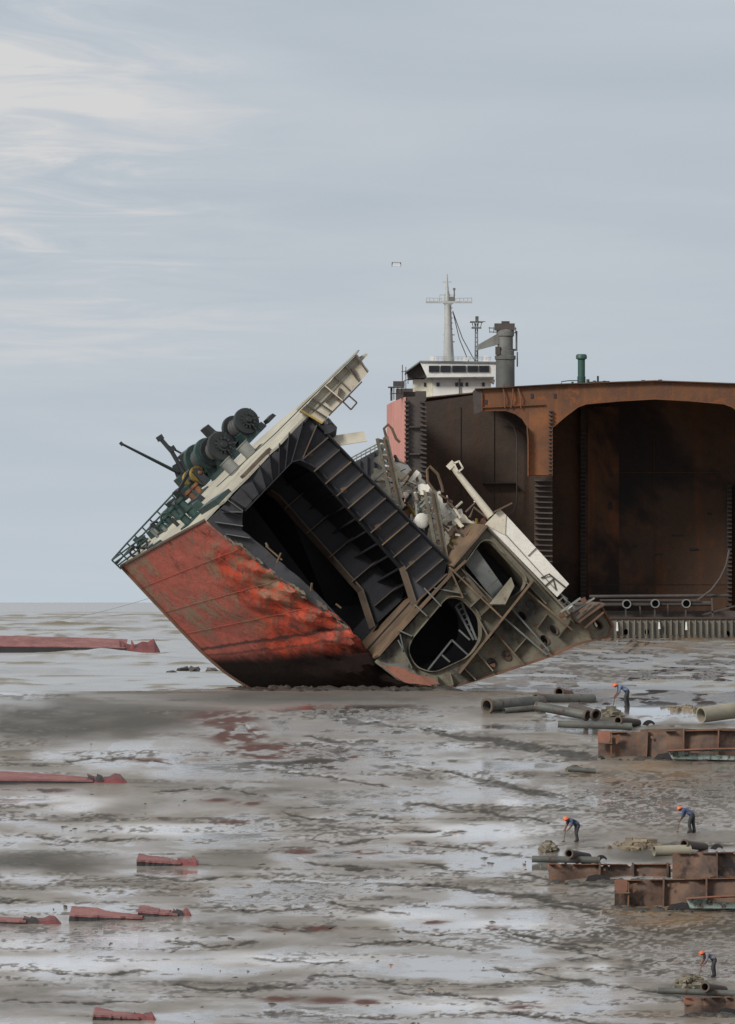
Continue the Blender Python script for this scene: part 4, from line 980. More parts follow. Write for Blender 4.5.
for k in range(80):
    f = rd.random(); cx = 378 + 92 * f + rd.uniform(-6, 12); cy = 474 + 72 * f + rd.uniform(-26, 6); L = rd.uniform(6, 16); an = rd.choice([.75, -.75, 1.3, 2.3, .2]) + rd.uniform(-.3, .3)
    t = rd.uniform(1.4, 3.2); mb = MB(); mb.bar(F.P(cx - L / 2 * math.cos(an), cy - L / 2 * math.sin(an), t), F.P(cx + L / 2 * math.cos(an), cy + L / 2 * math.sin(an), t + rd.uniform(-.6, .6)), rd.uniform(.05, .14))
    mb.build('scrap_bar', M[rd.choice(['cream', 'galv', 'edge', 'dark', 'yellow', 'cream', 'rust'])], wreck)
mb = MB(); mb.lathe(F.P(419, 522, 1.6), (0.4, -1, .2), [(0, .35), (.5, .45), (.6, .3)], 14); mb.build('white_float', M['white'], wreck, smooth=True)
for ln in ([(466, 512), (478, 500), (486, 512)], [(470, 517), (474, 507), (490, 520)], [(449, 545), (462, 555)], [(455, 528), (474, 546)], [(452, 540), (466, 552)]):
    mb = MB(); mb.tube([F.P(*p, 1.0) for p in ln], .07, 5); mb.build('handrail', M['edge_dark'], wreck)

# two gangway ladders leaning up out of the heap
def gangway(ax, ay, bx, by, w, t, label, tip):
    g = empty('gangway_ladder', F.loc + F.P(ax, ay, t), label, 'ladder', 'gangway ladders leaning on the wreck')
    o_ = F.P(ax, ay, t); P_ = lambda u, v, tt: F.P(u, v, tt) - o_
    d = Vector((bx - ax, by - ay)); n_ = Vector((-d.y, d.x)).normalized() * w
    for s_ in (0, 1):
        mb = MB(); mb.bar(P_(ax + n_.x * s_, ay + n_.y * s_, t), P_(bx + n_.x * s_, by + n_.y * s_, t), .26 if s_ == 0 else .2); mb.build('stringer', M['green'], g)
    for k in range(13):
        f = k / 13; mb = MB(); mb.bar(P_(ax + d.x * f, ay + d.y * f, t), P_(ax + d.x * (f + .05) + n_.x, ay + d.y * (f + .05) + n_.y, t), .09, .2); mb.build('tread', M['green2' if k % 3 else 'edge_dark'], g)
    mb = MB(); mb.tube([P_(bx + q[0], by + q[1], t) for q in tip], .09, 6); mb.build('hand_loop', M['edge'], g)
    mb = MB(); mb.tube([P_(ax - 4, ay - 6, t - .3), P_(ax - 4 + d.x * .9, ay - 6 + d.y * .9, t - .3)], .05, 5); mb.build('handrail', M['edge'], g)
gangway(402, 508, 386, 436, -9, 1.2, 'green stair ladder with hooped top beside the faded pink hull', [(0, 0), (-2, -8), (2, -12), (6, -8), (10, 2), (14, 6)])
gangway(447, 560, 434, 490, -9, .9, 'green stair ladder with long hand loop next to the cream mast', [(0, 0), (-6, -8), (-7, -20), (-4, -24), (4, -16), (8, -4), (9, 2)])

# ------------------------------------------------------------------ the great tanker, cut across, standing on the flat behind
B = Frame(1111.0, 655.0, 639.0, axis=(-0.13, 0.06))
ship = empty('half_scrapped_tanker', B.loc, 'huge rusty tanker hull cut open across its tanks, white bridge above deck', 'ship')
MX = lambda pts: [(1310 - x, y) for x, y in reversed(pts)]          # mirror about the centreline x = 655
# side shells and deck
for sx in (0, 1):
    pts = [(405, 397), (405, 640)]
    if sx: pts = MX(pts)
    mb = MB(); sg = -1 if not sx else 1
    path = [(0, 0), (15, 7.0), (30, 13.0), (45, 17.5), (90, 16), (150, 8)]
    for i in range(len(path) - 1):
        (ta, oa), (tb, ob) = path[i], path[i + 1]
        qa, qb = pts[0][0] + sg * oa, pts[0][0] + sg * ob; w = .8 * -sg
        mb.hexa([B.P(qa, 397, ta), B.P(qa, 640, ta), B.P(qa + w, 640, ta), B.P(qa + w, 397, ta)], [B.P(qb, 397, tb), B.P(qb, 640, tb), B.P(qb + w, 640, tb), B.P(qb + w, 397, tb)])
    mb.build('side_shell', M['pink'], ship)
mb = MB(); camber = [(405, 396), (475, 389), (560, 384), (655, 381), (750, 384), (835, 389), (905, 396)]
for i in range(6):
    a, b = camber[i], camber[i + 1]; t0 = 17 if i == 0 else 0.3
    mb.hexa([B.P(a[0], a[1], t0), B.P(b[0], b[1], t0), B.P(b[0], b[1] + 1.2, t0), B.P(a[0], a[1] + 1.2, t0)], [B.P(a[0] - 10, a[1], 150), B.P(b[0] - 10, b[1], 150), B.P(b[0] - 10, b[1] + 1.2, 150), B.P(a[0] - 10, a[1] + 1.2, 150)])
mb.build('main_deck', M['brown'], ship)
# wing side structure (double side) with rungs of stiffener ends
for sx in (0, 1):
    poly = [(405.5, 397), (425, 396), (425, 637), (405.5, 637)]
    if sx: poly = MX(poly)
    mb = MB(); B.plate(mb, poly, t=0.2, thick=.3); ws = mb.build('double_side', M['grime'], ship)
    if sx: continue
    for k in range(52):
        y = 402 + k * 4.6
        for x0, x1 in ((404.5, 408.5), (420, 426.5)):
            mb = MB(); B.rib(mb, (x0, y), (x1, y + (1 if x0 > 410 else -1)), -0.7, 0.2, 1.5); mb.build('stiffener_end', M['grime' if k % 4 else 'blackbulk'], ws)
    for y in (427, 454, 482, 520, 560, 600):
        mb = MB(); B.rib(mb, (409, y), (420, y), -.5, .2, 1.2); mb.build('stringer', M['grime'], ws)
# wing bulkheads, deep and black
for sx in (0, 1):
    poly = [(425, 399), (474, 392), (546, 392), (546, 622), (425, 622)]
    if sx: poly = MX(poly)
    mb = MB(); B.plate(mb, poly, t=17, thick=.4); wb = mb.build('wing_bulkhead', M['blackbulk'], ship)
    if sx: continue
    for x in (462, 496):
        mb = MB(); B.rib(mb, (x, 404), (x, 618), 16.85, 17, .35); mb.build('plate_seam', M['blackbulk'], wb)
    for y in (540,):
        mb = MB(); B.rib(mb, (427, y), (540, y), 16.85, 17, .35); mb.build('plate_seam', M['blackbulk'], wb)
    mb = MB(); B.rib(mb, (484, 481.5), (517, 481), 15.6, 17, 1.2); mb.build('shelf_bar', M['platedge'], wb)
    mb = MB(); mb.tube([B.P(x, y, 15.5) for x, y in [(497, 416), (509, 418), (516, 424), (519, 434), (519, 500), (516, 510), (508, 516), (497, 520)]], .12, 6); mb.build('bent_pipe', M['grime'], wb, smooth=True)
# transverse web frame at the cut: rust orange arch
left_low = [(475, 411), (484, 411), (506, 411), (515, 414), (522, 419), (527, 427), (528, 440), (528, 476), (552, 476), (552, 428), (566, 416), (578, 407), (586, 404), (620, 401), (655, 399)]
right_low = [(1310 - x, y) for x, y in reversed(left_low[:-1])]
webp = left_low + right_low + [(835, 390), (750, 385), (655, 381.6), (560, 385), (475, 390)]
mb = MB(); B.plate(mb, jag(webp, .25, 8, 12), t=0.0, thick=.3); web = mb.build('transverse_web', M['rustweb'], ship)
mb = MB(); B.plate(mb, [(529, 412), (536, 408), (551, 410), (551.5, 475), (529, 475)], t=-.12, thick=.1); mb.build('pillar_plate', M['rustpil'], web)
mb = MB(); B.sheet(mb, left_low[5:8], -1.2, 1.0, .7); B.sheet(mb, [(552, 476), (552, 428), (566, 416), (578, 407), (586, 404), (620, 401), (655, 399), (690, 401), (724, 404), (732, 407), (744, 416), (758, 428)], -.5, 1.2, .8); mb.build('face_bar', M['rustweb'], web)
mb = MB(); B.sheet(mb, [(475, 389), (560, 384.2), (655, 380.8), (750, 384.2), (835, 389)], -.7, 1.0, 1.0); mb.build('deck_edge', M['brown'], web)
for k in range(17):
    mb = MB(); B.rib(mb, (548.5, 411 + k * 3.9), (552.5, 411 + k * 3.9), -.6, 0, 1.4); mb.build('bracket', M['grime'], web)
for x, y, w in ((532, 396, 3), (555, 396, 3), (486, 402, 1)):
    mb = MB(); B.plate(mb, [(x - 1.3, y - 2.2), (x + 1.3, y - 2.2), (x + 1.3, y + 2.2), (x - 1.3, y + 2.2)], t=-.1, thick=.08); mb.build('drain_slot', M['platedge'], web)
mb = MB(); B.rib(mb, (482, 407.5), (545, 404.5), -.35, 0, 1.0); B.rib(mb, (482, 393), (482, 411), -.35, 0, .9); mb.build('flange', M['rustweb'], web)
for x0, x1 in ((503, 505), (513, 511), (518, 521)):
    mb = MB(); mb.tube([B.P(x0, 388, -.4), B.P((x0 + x1) / 2 + 1, 397, -.6), B.P(x1, 408, -.4)], .1, 5); mb.build('hanging_wire', M['rustpil'], web)
mb = MB(); B.plate(mb, jag([(473, 391), (482, 390), (482, 411), (474, 414)], .5, 4, 3), t=-.2, thick=.3); mb.build('torn_end', M['grime'], web)
# lower longitudinal bulkheads under the pillars: horizontally ribbed
for x0 in (535, 757):
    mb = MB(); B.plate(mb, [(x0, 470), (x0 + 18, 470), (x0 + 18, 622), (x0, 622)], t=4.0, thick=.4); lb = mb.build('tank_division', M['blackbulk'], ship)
    if x0 > 600: continue
    for k in range(24):
        mb = MB(); B.rib(mb, (x0, 480 + k * 5.4), (x0 + 18, 480.5 + k * 5.4), 3.2, 4, 1.3); mb.build('stiffener', M['grime'], lb)
# tank side walls running back
for x0 in (540, 545, 765, 770):
    mb = MB(); B.sheet(mb, [(x0, 395), (x0, 622)], 4.2, 40, .7); mb.build('tank_side', M['blackbulk'], ship)
# centre tank bulkhead
mb = MB(); B.plate(mb, [(540, 393), (655, 389), (770, 393), (770, 622), (540, 622)], t=22, thick=.5); cb = mb.build('centre_bulkhead', M['brown'], ship)
mb = MB(); B.rib(mb, (587, 402), (587, 612), 20.6, 22, 5.0); st_ = mb.build('vertical_stiffener', M['blackbulk'], cb)
for k in range(42):
    mb = MB(); B.rib(mb, (584.2, 430 + k * 4.3), (589.8, 430 + k * 4.3), 20.3, 20.6, 1.2); mb.build('stiffener', M['grime'], cb)
mb = MB(); B.plate(mb, [(592, 404), (624, 402), (624, 612), (592, 612)], t=21.9, thick=.08); mb.build('rust_panel', M['brown2'], cb)
mb = MB(); B.plate(mb, [(613, 500), (617, 500), (617, 508), (613, 508)], t=21.7, thick=.2); mb.build('hatch', M['platedge'], cb)
for x in (660,):
    mb = MB(); B.rib(mb, (x, 404), (x, 612), 21.88, 22, .35); mb.build('plate_seam', M['brown'], cb)
for y in (470, 584):
    mb = MB(); B.rib(mb, (555, y), (755, y), 21.88, 22, .35); mb.build('plate_seam', M['brown'], cb)
mb = MB(); B.rib(mb, (735.5, 482), (735.5, 606), 19, 21.9, 5); vs2 = mb.build('vertical_stiffener', M['blackbulk'], cb)
for k in range(28):
    mb = MB(); B.rib(mb, (733, 484 + k * 4.3), (738, 484 + k * 4.3), 18.6, 19, 1.3); mb.build('stiffener', M['grime'], cb)
for x, y, w, h in ((684, 534, 12, 1.2), (664, 553, 8, 2), (640, 545, 5, 2), (700, 548, 9, 2), (716, 512, 4, 2)):
    mb = MB(); B.plate(mb, jag([(x - w / 2, y - h / 2), (x + w / 2, y - h / 2), (x + w / 2, y + h / 2), (x - w / 2, y + h / 2)], .5, 2, int(x)), t=21.8, thick=.1); mb.build('burn_mark_plate', M['platedge'], cb)
# tank bottom: ledge, pipes, ribbed grey double bottom
mb = MB(); mb.hexa([B.P(405, 617, 0), B.P(905, 617, 0), B.P(905, 619, 0), B.P(405, 619, 0)], [B.P(405, 617, 24), B.P(905, 617, 24), B.P(905, 619, 24), B.P(405, 619, 24)]); mb.build('tank_top', M['blackbulk'], ship)
mb = MB(); B.plate(mb, [(406, 619.2), (904, 619.2), (904, 644), (406, 644)], [oval(c, 2.2, 3.2, 0, 12) for c in ((626, 632), (647, 632), (728, 634), (600, 632))], t=.3, thick=.3); dbm = mb.build('double_bottom', M['greybott'], ship)
mb = MB(); B.plate(mb, [(406, 619.2), (904, 619.2), (904, 644), (406, 644)], t=2.5, thick=.2); mb.build('dark_backing_plate', M['blackbulk'], ship)  # added dark backing, hides the bright mud behind the holes
for k in range(24):
    x = 604 + k * 6.1
    mb = MB(); B.rib(mb, (x, 620), (x, 640), -.25, .3, .9); mb.build('floor_rib', M['greybott'], dbm)
    mb = MB(); B.rib(mb, (x, 635), (x + 1.6, 637), -.4, .3, 1.6); mb.build('rib_foot', M['grime'], dbm)
for x, h in ((617, 9), (659, 7), (686, 8)):
    mb = MB(); B.plate(mb, [(x - .6, 622), (x + .6, 622), (x + 1.2, 622 + h), (x - 1, 622 + h)], t=-.5, thick=.1); mb.build('pale_drip_plate', M['shipwhite'], dbm)
mb = MB(); B.plate(mb, [(405, 600), (560, 600), (575, 611), (905, 611), (905, 617), (405, 617)], t=3, thick=.4); mb.build('sill_girder', M['grime'], ship)
mb = MB(); mb.tube([B.P(575, 604.5, 1.6), B.P(712, 603.5, 1.6)], .36, 10); mb.tube([B.P(590, 596.5, 3), B.P(730, 595.5, 3)], .22, 8); run = mb.build('cargo_pipe', M['grime'], ship, smooth=True)
for x, y in ((626.5, 604), (655, 603.5), (686, 603.5)):
    mb = MB(); mb.pipe(B.P(x, y, -1.2), B.P(x, y, 1.8), .62, .14, 16); mb.build('pipe_mouth', M['galv'], run, smooth=True)
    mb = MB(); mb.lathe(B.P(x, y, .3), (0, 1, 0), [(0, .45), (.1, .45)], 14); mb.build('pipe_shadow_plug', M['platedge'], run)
mb = MB(); mb.tube([B.P(x, y, 2.0) for x, y in [(689, 605), (700, 599), (712, 590), (721, 578), (727, 565), (730, 550)]], .17, 7); mb.build('hose', M['grime'], ship, smooth=True)
for x0, y0, x1, y1 in ((702, 615, 735, 606), (712, 598, 713, 617), (640, 606, 641, 617), (668, 604, 668, 617), (600, 600, 700, 600), (655, 607, 655, 617), (686, 608, 686, 618), (626, 608, 626, 618)):
    mb = MB(); mb.bar(B.P(x0, y0, 1), B.P(x1, y1, 1), .22); mb.build('pipe_support', M['grime'], ship)
mb = MB(); B.plate(mb, jag([(562, 612), (576, 606), (604, 611), (606, 619), (562, 619)], 1, 5, 3), t=-.3, thick=.5); mb.build('mud_crust', M['grime'], ship)

# bridge house, masts, crane, vents: these stand well back on the deck
BR = Frame(1215.0, 455.0, 404.0)
def PB(u, v, t=0.0): return BR.P(u, v, t) + BR.loc - B.loc
def bbox(x0, y0, x1, y1, t0, t1, name, mat, par=None):
    mb = MB(); mb.hexa([PB(x0, y0, t0), PB(x1, y0, t0), PB(x1, y1, t0), PB(x0, y1, t0)], [PB(x0, y0, t1), PB(x1, y0, t1), PB(x1, y1, t1), PB(x0, y1, t1)])
    return mb.build(name, M[mat], par or ship)
house = bbox(433, 377, 491, 406, 0, 14, 'bridge_house', 'shipwhite')
bbox(413, 379, 432.8, 406, 1, 12, 'side_house', 'shipcream', house)
mb = MB(); q = [(420, 362.5), (496, 363), (494, 377), (427, 377.5)]
mb.hexa([PB(x, y, -1.5) for x, y in q], [PB(x, y, 10) for x, y in q]); wh = mb.build('wheelhouse', M['shipwhite'], house)
mb = MB(); q = [(407, 371), (419.8, 361.8), (426.6, 377.5), (408, 379)]; mb.hexa([PB(x, y, 0) for x, y in q], [PB(x, y, 8) for x, y in q]); mb.build('open_wing', M['grime'], house)
mb = MB(); mb.hexa([PB(405, 372, -1.6), PB(420, 361, -1.6), PB(420, 362.6, -1.6), PB(405, 373.5, -1.6)], [PB(405, 372, 10), PB(420, 361, 10), PB(420, 362.6, 10), PB(405, 373.5, 10)]); mb.hexa([PB(420, 361, -1.8), PB(497, 362, -1.8), PB(497, 363.6, -1.8), PB(420, 362.6, -1.8)], [PB(420, 361, 10), PB(497, 362, 10), PB(497, 363.6, 10), PB(420, 362.6, 10)]); mb.build('bridge_roof', M['cranegrey'], house)
for x0, x1 in ((429, 438.7), (440.8, 450), (452.3, 465.3), (467.5, 477.3), (479, 488.6)):
    f_ = bbox(x0 - .4, 365.8, x1 + .4, 372.2, -1.75, -1.5, 'window', 'cranegrey', house)
    bbox(x0, 366.3, x1, 371.7, -1.85, -1.7, 'pane', 'glass', f_)
for x, w in ((425, 2.2), (438, 3), (456.6, 3), (461.5, 2.6), (466.8, 2.6), (483.3, 2.6)):
    bbox(x - w / 2, 382.5, x + w / 2, 386.3, -.15 if x > 432 else .85, .1 if x > 432 else 1.1, 'window', 'glass', house)
mb = MB(); mb.tube([PB(459.5, 377, -.3), PB(459.5, 394, -.3)], .12, 6); mb.build('drain_pipe', M['cranegrey'], house)
mb = MB(); mb.hexa([PB(486, 375, -.6), PB(495, 380, -.6), PB(494, 384, -.6), PB(486, 379, -.6)], [PB(486, 375, 4), PB(495, 380, 4), PB(494, 384, 4), PB(486, 379, 4)]); mb.build('torn_bracket', M['shipcream'], house)
mb = MB()
for x in range(434, 492, 4): mb.bar(PB(x, 361, -1.2), PB(x, 357, -1.2), .07)
mb.bar(PB(434, 357, -1.2), PB(491, 357.4, -1.2), .07); mb.bar(PB(434, 359, -1.2), PB(491, 359.2, -1.2), .06); mb.build('roof_rail', M['mast'], house)
for x0, y0, x1, y1 in ((430, 356, 436, 361.2), (462, 357, 468, 361.6), (484, 355.5, 488, 362)): bbox(x0, y0, x1, y1, 2, 5, 'roof_locker', 'shipwhite', house)
bbox(426, 377.6, 494, 378.6, -1.7, -.1, 'bridge_deck', 'cranegrey', house)
bbox(396, 388, 413, 406, 3, 10, 'deck_locker', 'grime', house)
for x0, x1, y in ((408, 414, 374), (404, 412, 381)):
    mb = MB(); mb.bar(PB(x0, y, -.5), PB(x1, y - 3, -.5), .12); mb.bar(PB(x0, y, -.5), PB(x0, y + 10, -.5), .12); mb.build('wing_strut', M['grime'], house)
# main mast
mb = MB(); mb.tube([PB(449, 362, 4), PB(448.5, 330, 4), PB(448, 303, 4)], [.85, .62, .5], 12); mast = mb.build('main_mast', M['mast'], ship, smooth=True)
mb = MB(); mb.hexa([PB(443, 362, 3.6), PB(452, 362, 3.6), PB(452, 362, 5), PB(443, 362, 5)], [PB(447, 352, 3.8), PB(450, 352, 3.8), PB(450, 352, 4.6), PB(447, 352, 4.6)]); mb.build('mast_foot', M['mast'], mast)
mb = MB(); mb.hexa([PB(426, 300.2, 3.6), PB(472.5, 300.2, 3.6), PB(472.5, 300.2, 4.5), PB(426, 300.2, 4.5)], [PB(426, 302, 3.6), PB(472.5, 302, 3.6), PB(472.5, 302, 4.5), PB(426, 302, 4.5)]); mb.hexa([PB(443, 302, 3.5), PB(454, 302, 3.5), PB(454, 302, 4.6), PB(443, 302, 4.6)], [PB(446, 305, 3.7), PB(450, 305, 3.7), PB(450, 305, 4.4), PB(446, 305, 4.4)]); mb.build('crosstree', M['mast'], mast)
mb = MB()
for x in (426.5, 430, 434, 438, 442, 456, 460, 464, 468, 472): mb.bar(PB(x, 300, 3.7), PB(x, 297, 3.7), .09)
mb.bar(PB(426.5, 297, 3.7), PB(442, 297.5, 3.7), .08); mb.bar(PB(456, 297.5, 3.7), PB(472, 297, 3.7), .08); mb.build('crosstree_rail', M['mast'], mast)
mb = MB(); mb.tube([PB(447.5, 300, 4), PB(447.3, 286, 4), PB(447.2, 273, 4)], [.36, .22, .1], 8); mb.bar(PB(445.5, 287, 4), PB(449.2, 287, 4), .15); mb.build('topmast', M['mast'], mast)
mb = MB(); mb.tube([PB(454.5, 300, 4), PB(454.5, 289, 4)], .12, 6); mb.box(PB(454.5, 288, 4), (.4, .4, .3)); mb.box(PB(452, 298, 4), (.8, .6, .7)); mb.build('lamp_post', M['cranegrey'], mast)
for y in (307, 312, 317, 322, 328, 334, 341):
    mb = MB(); mb.bar(PB(444.5 - (y > 330), y, 4), PB(453 + (y > 330) * 2, y, 4), .16); mb.build('mast_step', M['mast'], mast)
mb = MB(); mb.bar(PB(451.3, 304, 3.4), PB(451.9, 360, 3.4), .08); mb.build('mast_ladder', M['cranegrey'], mast)
mb = MB(); mb.bar(PB(440, 294, 4), PB(456, 294, 4), .12); mb.bar(PB(443, 281, 4), PB(452, 281, 4), .1); mb.bar(PB(440, 294, 4), PB(440, 300, 4), .1); mb.bar(PB(444, 301, 4), PB(447, 287, 4), .12); mb.bar(PB(452, 301, 4), PB(448, 287, 4), .12); mb.build('mast_yards', M['mast'], mast)
for x1, y1 in ((469, 361), (475, 360)):
    mb = MB(); mb.tube([PB(453, 310, 4), PB((453 + x1) / 2 - 1.5, (310 + y1) / 2 + 2, 4), PB(x1, y1, 4)], .07, 5); mb.build('stay_wire', M['rope'], mast)
# radar mast
mb = MB()
for dx in (-1.3, 1.3): mb.bar(PB(477 + dx, 362, 6), PB(477 + dx * .7, 322, 6), .2)
for k in range(8): mb.bar(PB(475.9, 326 + 4.6 * k, 6), PB(478.1, 328 + 4.6 * k, 6), .12)
rm = mb.build('radar_mast', M['cranegrey'], ship)
mb = MB(); mb.box(PB(477, 326.5, 6), (1.5, 1.2, .25)); mb.box(PB(477, 321, 6), (2.0, 1.2, .12))
for x in (472.5, 475, 479, 482.5): mb.bar(PB(x, 320.5, 6), PB(477 + (x - 477) * .7, 326.5, 6), .1)
mb.bar(PB(470.5, 320.2, 6), PB(486, 320.2, 6), .12); mb.tube([PB(477.5, 321, 6), PB(477.5, 316, 6)], .1, 6); mb.box(PB(477.5, 317.5, 6), (.5, .4, .8)); mb.build('platform', M['cranegrey'], rm)
# deck crane
CR = Frame(1180.0, 505.0, 398.0)
PBo = PB
def PC(u, v, t=0.0): return CR.P(u, v, t) + CR.loc - B.loc
k_ = CR.k
mb = MB(); mb.lathe(PC(505.7, 402, 4), (0, 0, 1), [(0, 9.6 * k_), (43 * k_, 9.5 * k_), (43.5 * k_, 10.6 * k_), (47 * k_, 10.6 * k_), (47.5 * k_, 9.0 * k_), (52 * k_, 9.0 * k_), (52.5 * k_, 7.8 * k_), (66 * k_, 7.8 * k_), (67 * k_, 9 * k_), (72 * k_, 9 * k_), (74 * k_, 6.2 * k_)], 22); crane = mb.build('deck_crane', M['cranegrey'], ship, smooth=True)
mb = MB(); a_ = [PC(501, 331, 3.2), PC(501, 343, 3.2), PC(501, 343, 4.8), PC(501, 331, 4.8)]; b_ = [PC(476.5, 345, 3.6), PC(477, 349.5, 3.6), PC(477, 349.5, 4.4), PC(476.5, 345, 4.4)]; mb.hexa(a_, b_); mb.build('jib', M['cranegrey'], crane)
mb = MB(); mb.box(PC(505, 326, 4), (3.0, 2.0, 1.0)); mb.build('winch_house', M['grime'], crane)
mb = MB(); mb.box(PC(506, 322, 4), (1.2, 1.2, .5)); mb.build('sheave_box', M['grime'], crane)
mb = MB(); mb.box(PC(498, 350, 3), (.7, .6, 1.2)); mb.build('cab_box', M['grime'], crane)
mb = MB(); mb.bar(PC(489, 327, 4), PC(517, 328, 4), .14); mb.bar(PC(490, 331, 4), PC(517, 332, 4), .14)
for x in (490, 494, 498, 512, 516): mb.bar(PC(x, 326, 4), PC(x, 332, 4), .1)
mb.bar(PC(517, 330, 4), PC(517, 349, 4), .28); mb.bar(PC(513, 349, 4), PC(518, 349, 4), .3); mb.bar(PC(517.8, 351, 4), PC(517.8, 366, 4), .2); mb.build('platform_rail', M['cranegrey'], crane)
mb = MB(); mb.tube([PC(477.5, 349, 4), PC(477.2, 358, 4)], .08, 5); mb.build('hook_wire', M['rope'], crane)
# green vent, posts and rails on deck at the cut
def PS(u, v, t=3.0): return B.P(u, v, t)
kb = B.k
mb = MB(); mb.lathe(PS(582, 386), (0, 0, 1), [(0, 4.2 * kb), (10 * kb, 4.2 * kb), (10.5 * kb, 3.7 * kb), (27 * kb, 3.7 * kb), (28 * kb, 5.6 * kb), (31 * kb, 5.6 * kb), (32.5 * kb, 4.4 * kb)], 18); mb.build('mushroom_vent', M['ventgreen'], ship, smooth=True)
for x, h, r in ((598.5, 8, 1), (605, 3, 1.5), (644, 2.5, 2), (661, 2.5, 2), (573, 3, 1.2), (595, 3.5, 1.5), (588.5, 5, 1.6)):
    mb = MB(); y0 = 384.5 - (x - 560) * .03; mb.lathe(PS(x, y0 + 1), (0, 0, 1), [(0, r * kb), ((h + 1) * kb, r * kb)], 8); mb.build('deck_post', M['ventgreen' if x < 596 else 'platedge'], ship)
mb = MB(); mb.tube([PS(562, 383), PS(562, 381), PS(570, 380), PS(578, 380)], .07, 5); mb.tube([PS(590, 381.5), PS(610, 380.8), PS(611, 383)], .07, 5); mb.build('deck_rail', M['rope'], ship)
# lookout staging at the left corner of the hull
mb = MB(); mb.box(PS(396, 386.5, 4), (2.2, 2, .15)); mb.bar(PS(391.5, 400, 4), PS(391.5, 387, 4), .3)
for x in (391, 394, 398, 402): mb.bar(PS(x, 399, 4), PS(x, 387, 4), .13)
mb.bar(PS(390, 393, 4), PS(404, 392.5, 4), .12); mb.box(PS(399, 383, 4), (1.6, 1.4, .7)); mb.bar(PS(402.5, 386, 4), PS(402.5, 364, 4), .12); mb.bar(PS(406, 390, 4), PS(406, 366, 4), .1); mb.bar(PS(401.5, 371, 4), PS(406.5, 370, 4), .1)
mb.box(PS(415, 394, 6), (3.2, 2, .9)); mb.box(PS(421, 395, 5), (1.5, 2, 1.3)); mb.build('lookout_staging', M['grime'], ship)

# dark hull remnant with a guard rail between the wreck and the tanker
Q = Frame(640.0, 365.0, 664.0)
rem = empty('hull_remnant', Q.loc, 'dark hull remnant with guard rail on top, half hidden behind the wreck', 'hull remnant')
mb = MB(); Q.plate(mb, [(255, 520), (300, 492), (343, 468), (384, 446), (384, 668), (255, 668)], t=0, thick=6.0); mb.build('side_plate', M['dark'], rem)
for k in range(18):
    mb = MB(); x = 262 + k * 7; Q.rib(mb, (x, 520 - (x - 255) * .57), (x, 668), -.3, 0, .9); mb.build('rib', M['dark'], rem)
mb = MB(); mb.tube([Q.P(343, 462, 1), Q.P(384, 440, 1)], .06, 5); mb.tube([Q.P(343, 465, 1), Q.P(384, 443, 1)], .06, 5); rr_ = mb.build('guard_rail', M['galv'], rem)
for k in range(10):
    f = k / 9; mb = MB(); mb.bar(Q.P(343 + 41 * f, 461.5 - 22 * f, 1), Q.P(343 + 41 * f, 469 - 22 * f, 1), .08); mb.build('rail_post', M['galv'], rr_)
# the small flying thing above the mast
DR = Frame(1000.0, 396.5, 264.5)
dr = empty('drone', DR.loc, 'tiny pale drone hovering in the sky left of the mast top', 'drone')
mb = MB(); mb.box(DR.P(396.5, 265.3), (1.05, .5, .16)); mb.build('body', M['shipwhite'], dr)
mb = MB(); mb.bar(DR.P(391.8, 262.4), DR.P(401, 262.6), .07); mb.build('rotor_bar', M['cranegrey'], dr)
for x in (392.2, 400.6):
    mb = MB(); mb.bar(DR.P(x, 262.4), DR.P(x, 266.4), .12); mb.build('strut', M['grime'], dr)

# ------------------------------------------------------------------ workers, stooping over the mud
N = NT('worker_skin'); N.b.inputs['Base Color'].default_value = (*lin(112, 78, 60), 1); N.b.inputs['Roughness'].default_value = .6; M['skin'] = N.m
def cloth(name, c, c2):
    N = NT(name); co = N.n('ShaderNodeTexCoord').outputs['Object']
    n1_ = N.noise(co, 6, 5, .6); N.l(N.mix(N.step(n1_, .4, .65), c, c2), N.b.inputs['Base Color']); N.b.inputs['Roughness'].default_value = .9
    N.l(N.bump(n1_, .5, .03), N.b.inputs['Normal']); return N.m
M['shirt'] = cloth('blue_grey_shirt', lin(104, 120, 146), lin(78, 92, 118)); M['trouser'] = cloth('dark_trousers', lin(60, 60, 62), lin(42, 44, 48))
M['shirt2'] = cloth('navy_shirt', lin(70, 82, 112), lin(50, 58, 84))
M['shirt3'] = cloth('grey_shirt', lin(120, 122, 130), lin(84, 86, 100))
M['helmet'] = steel('orange_helmet', lin(222, 112, 66), lin(206, 98, 58), RUSTD, 0.05, 3.0, 0.4)
M['boot'] = cloth('muddy_boots', lin(48, 46, 44), lin(70, 66, 60))
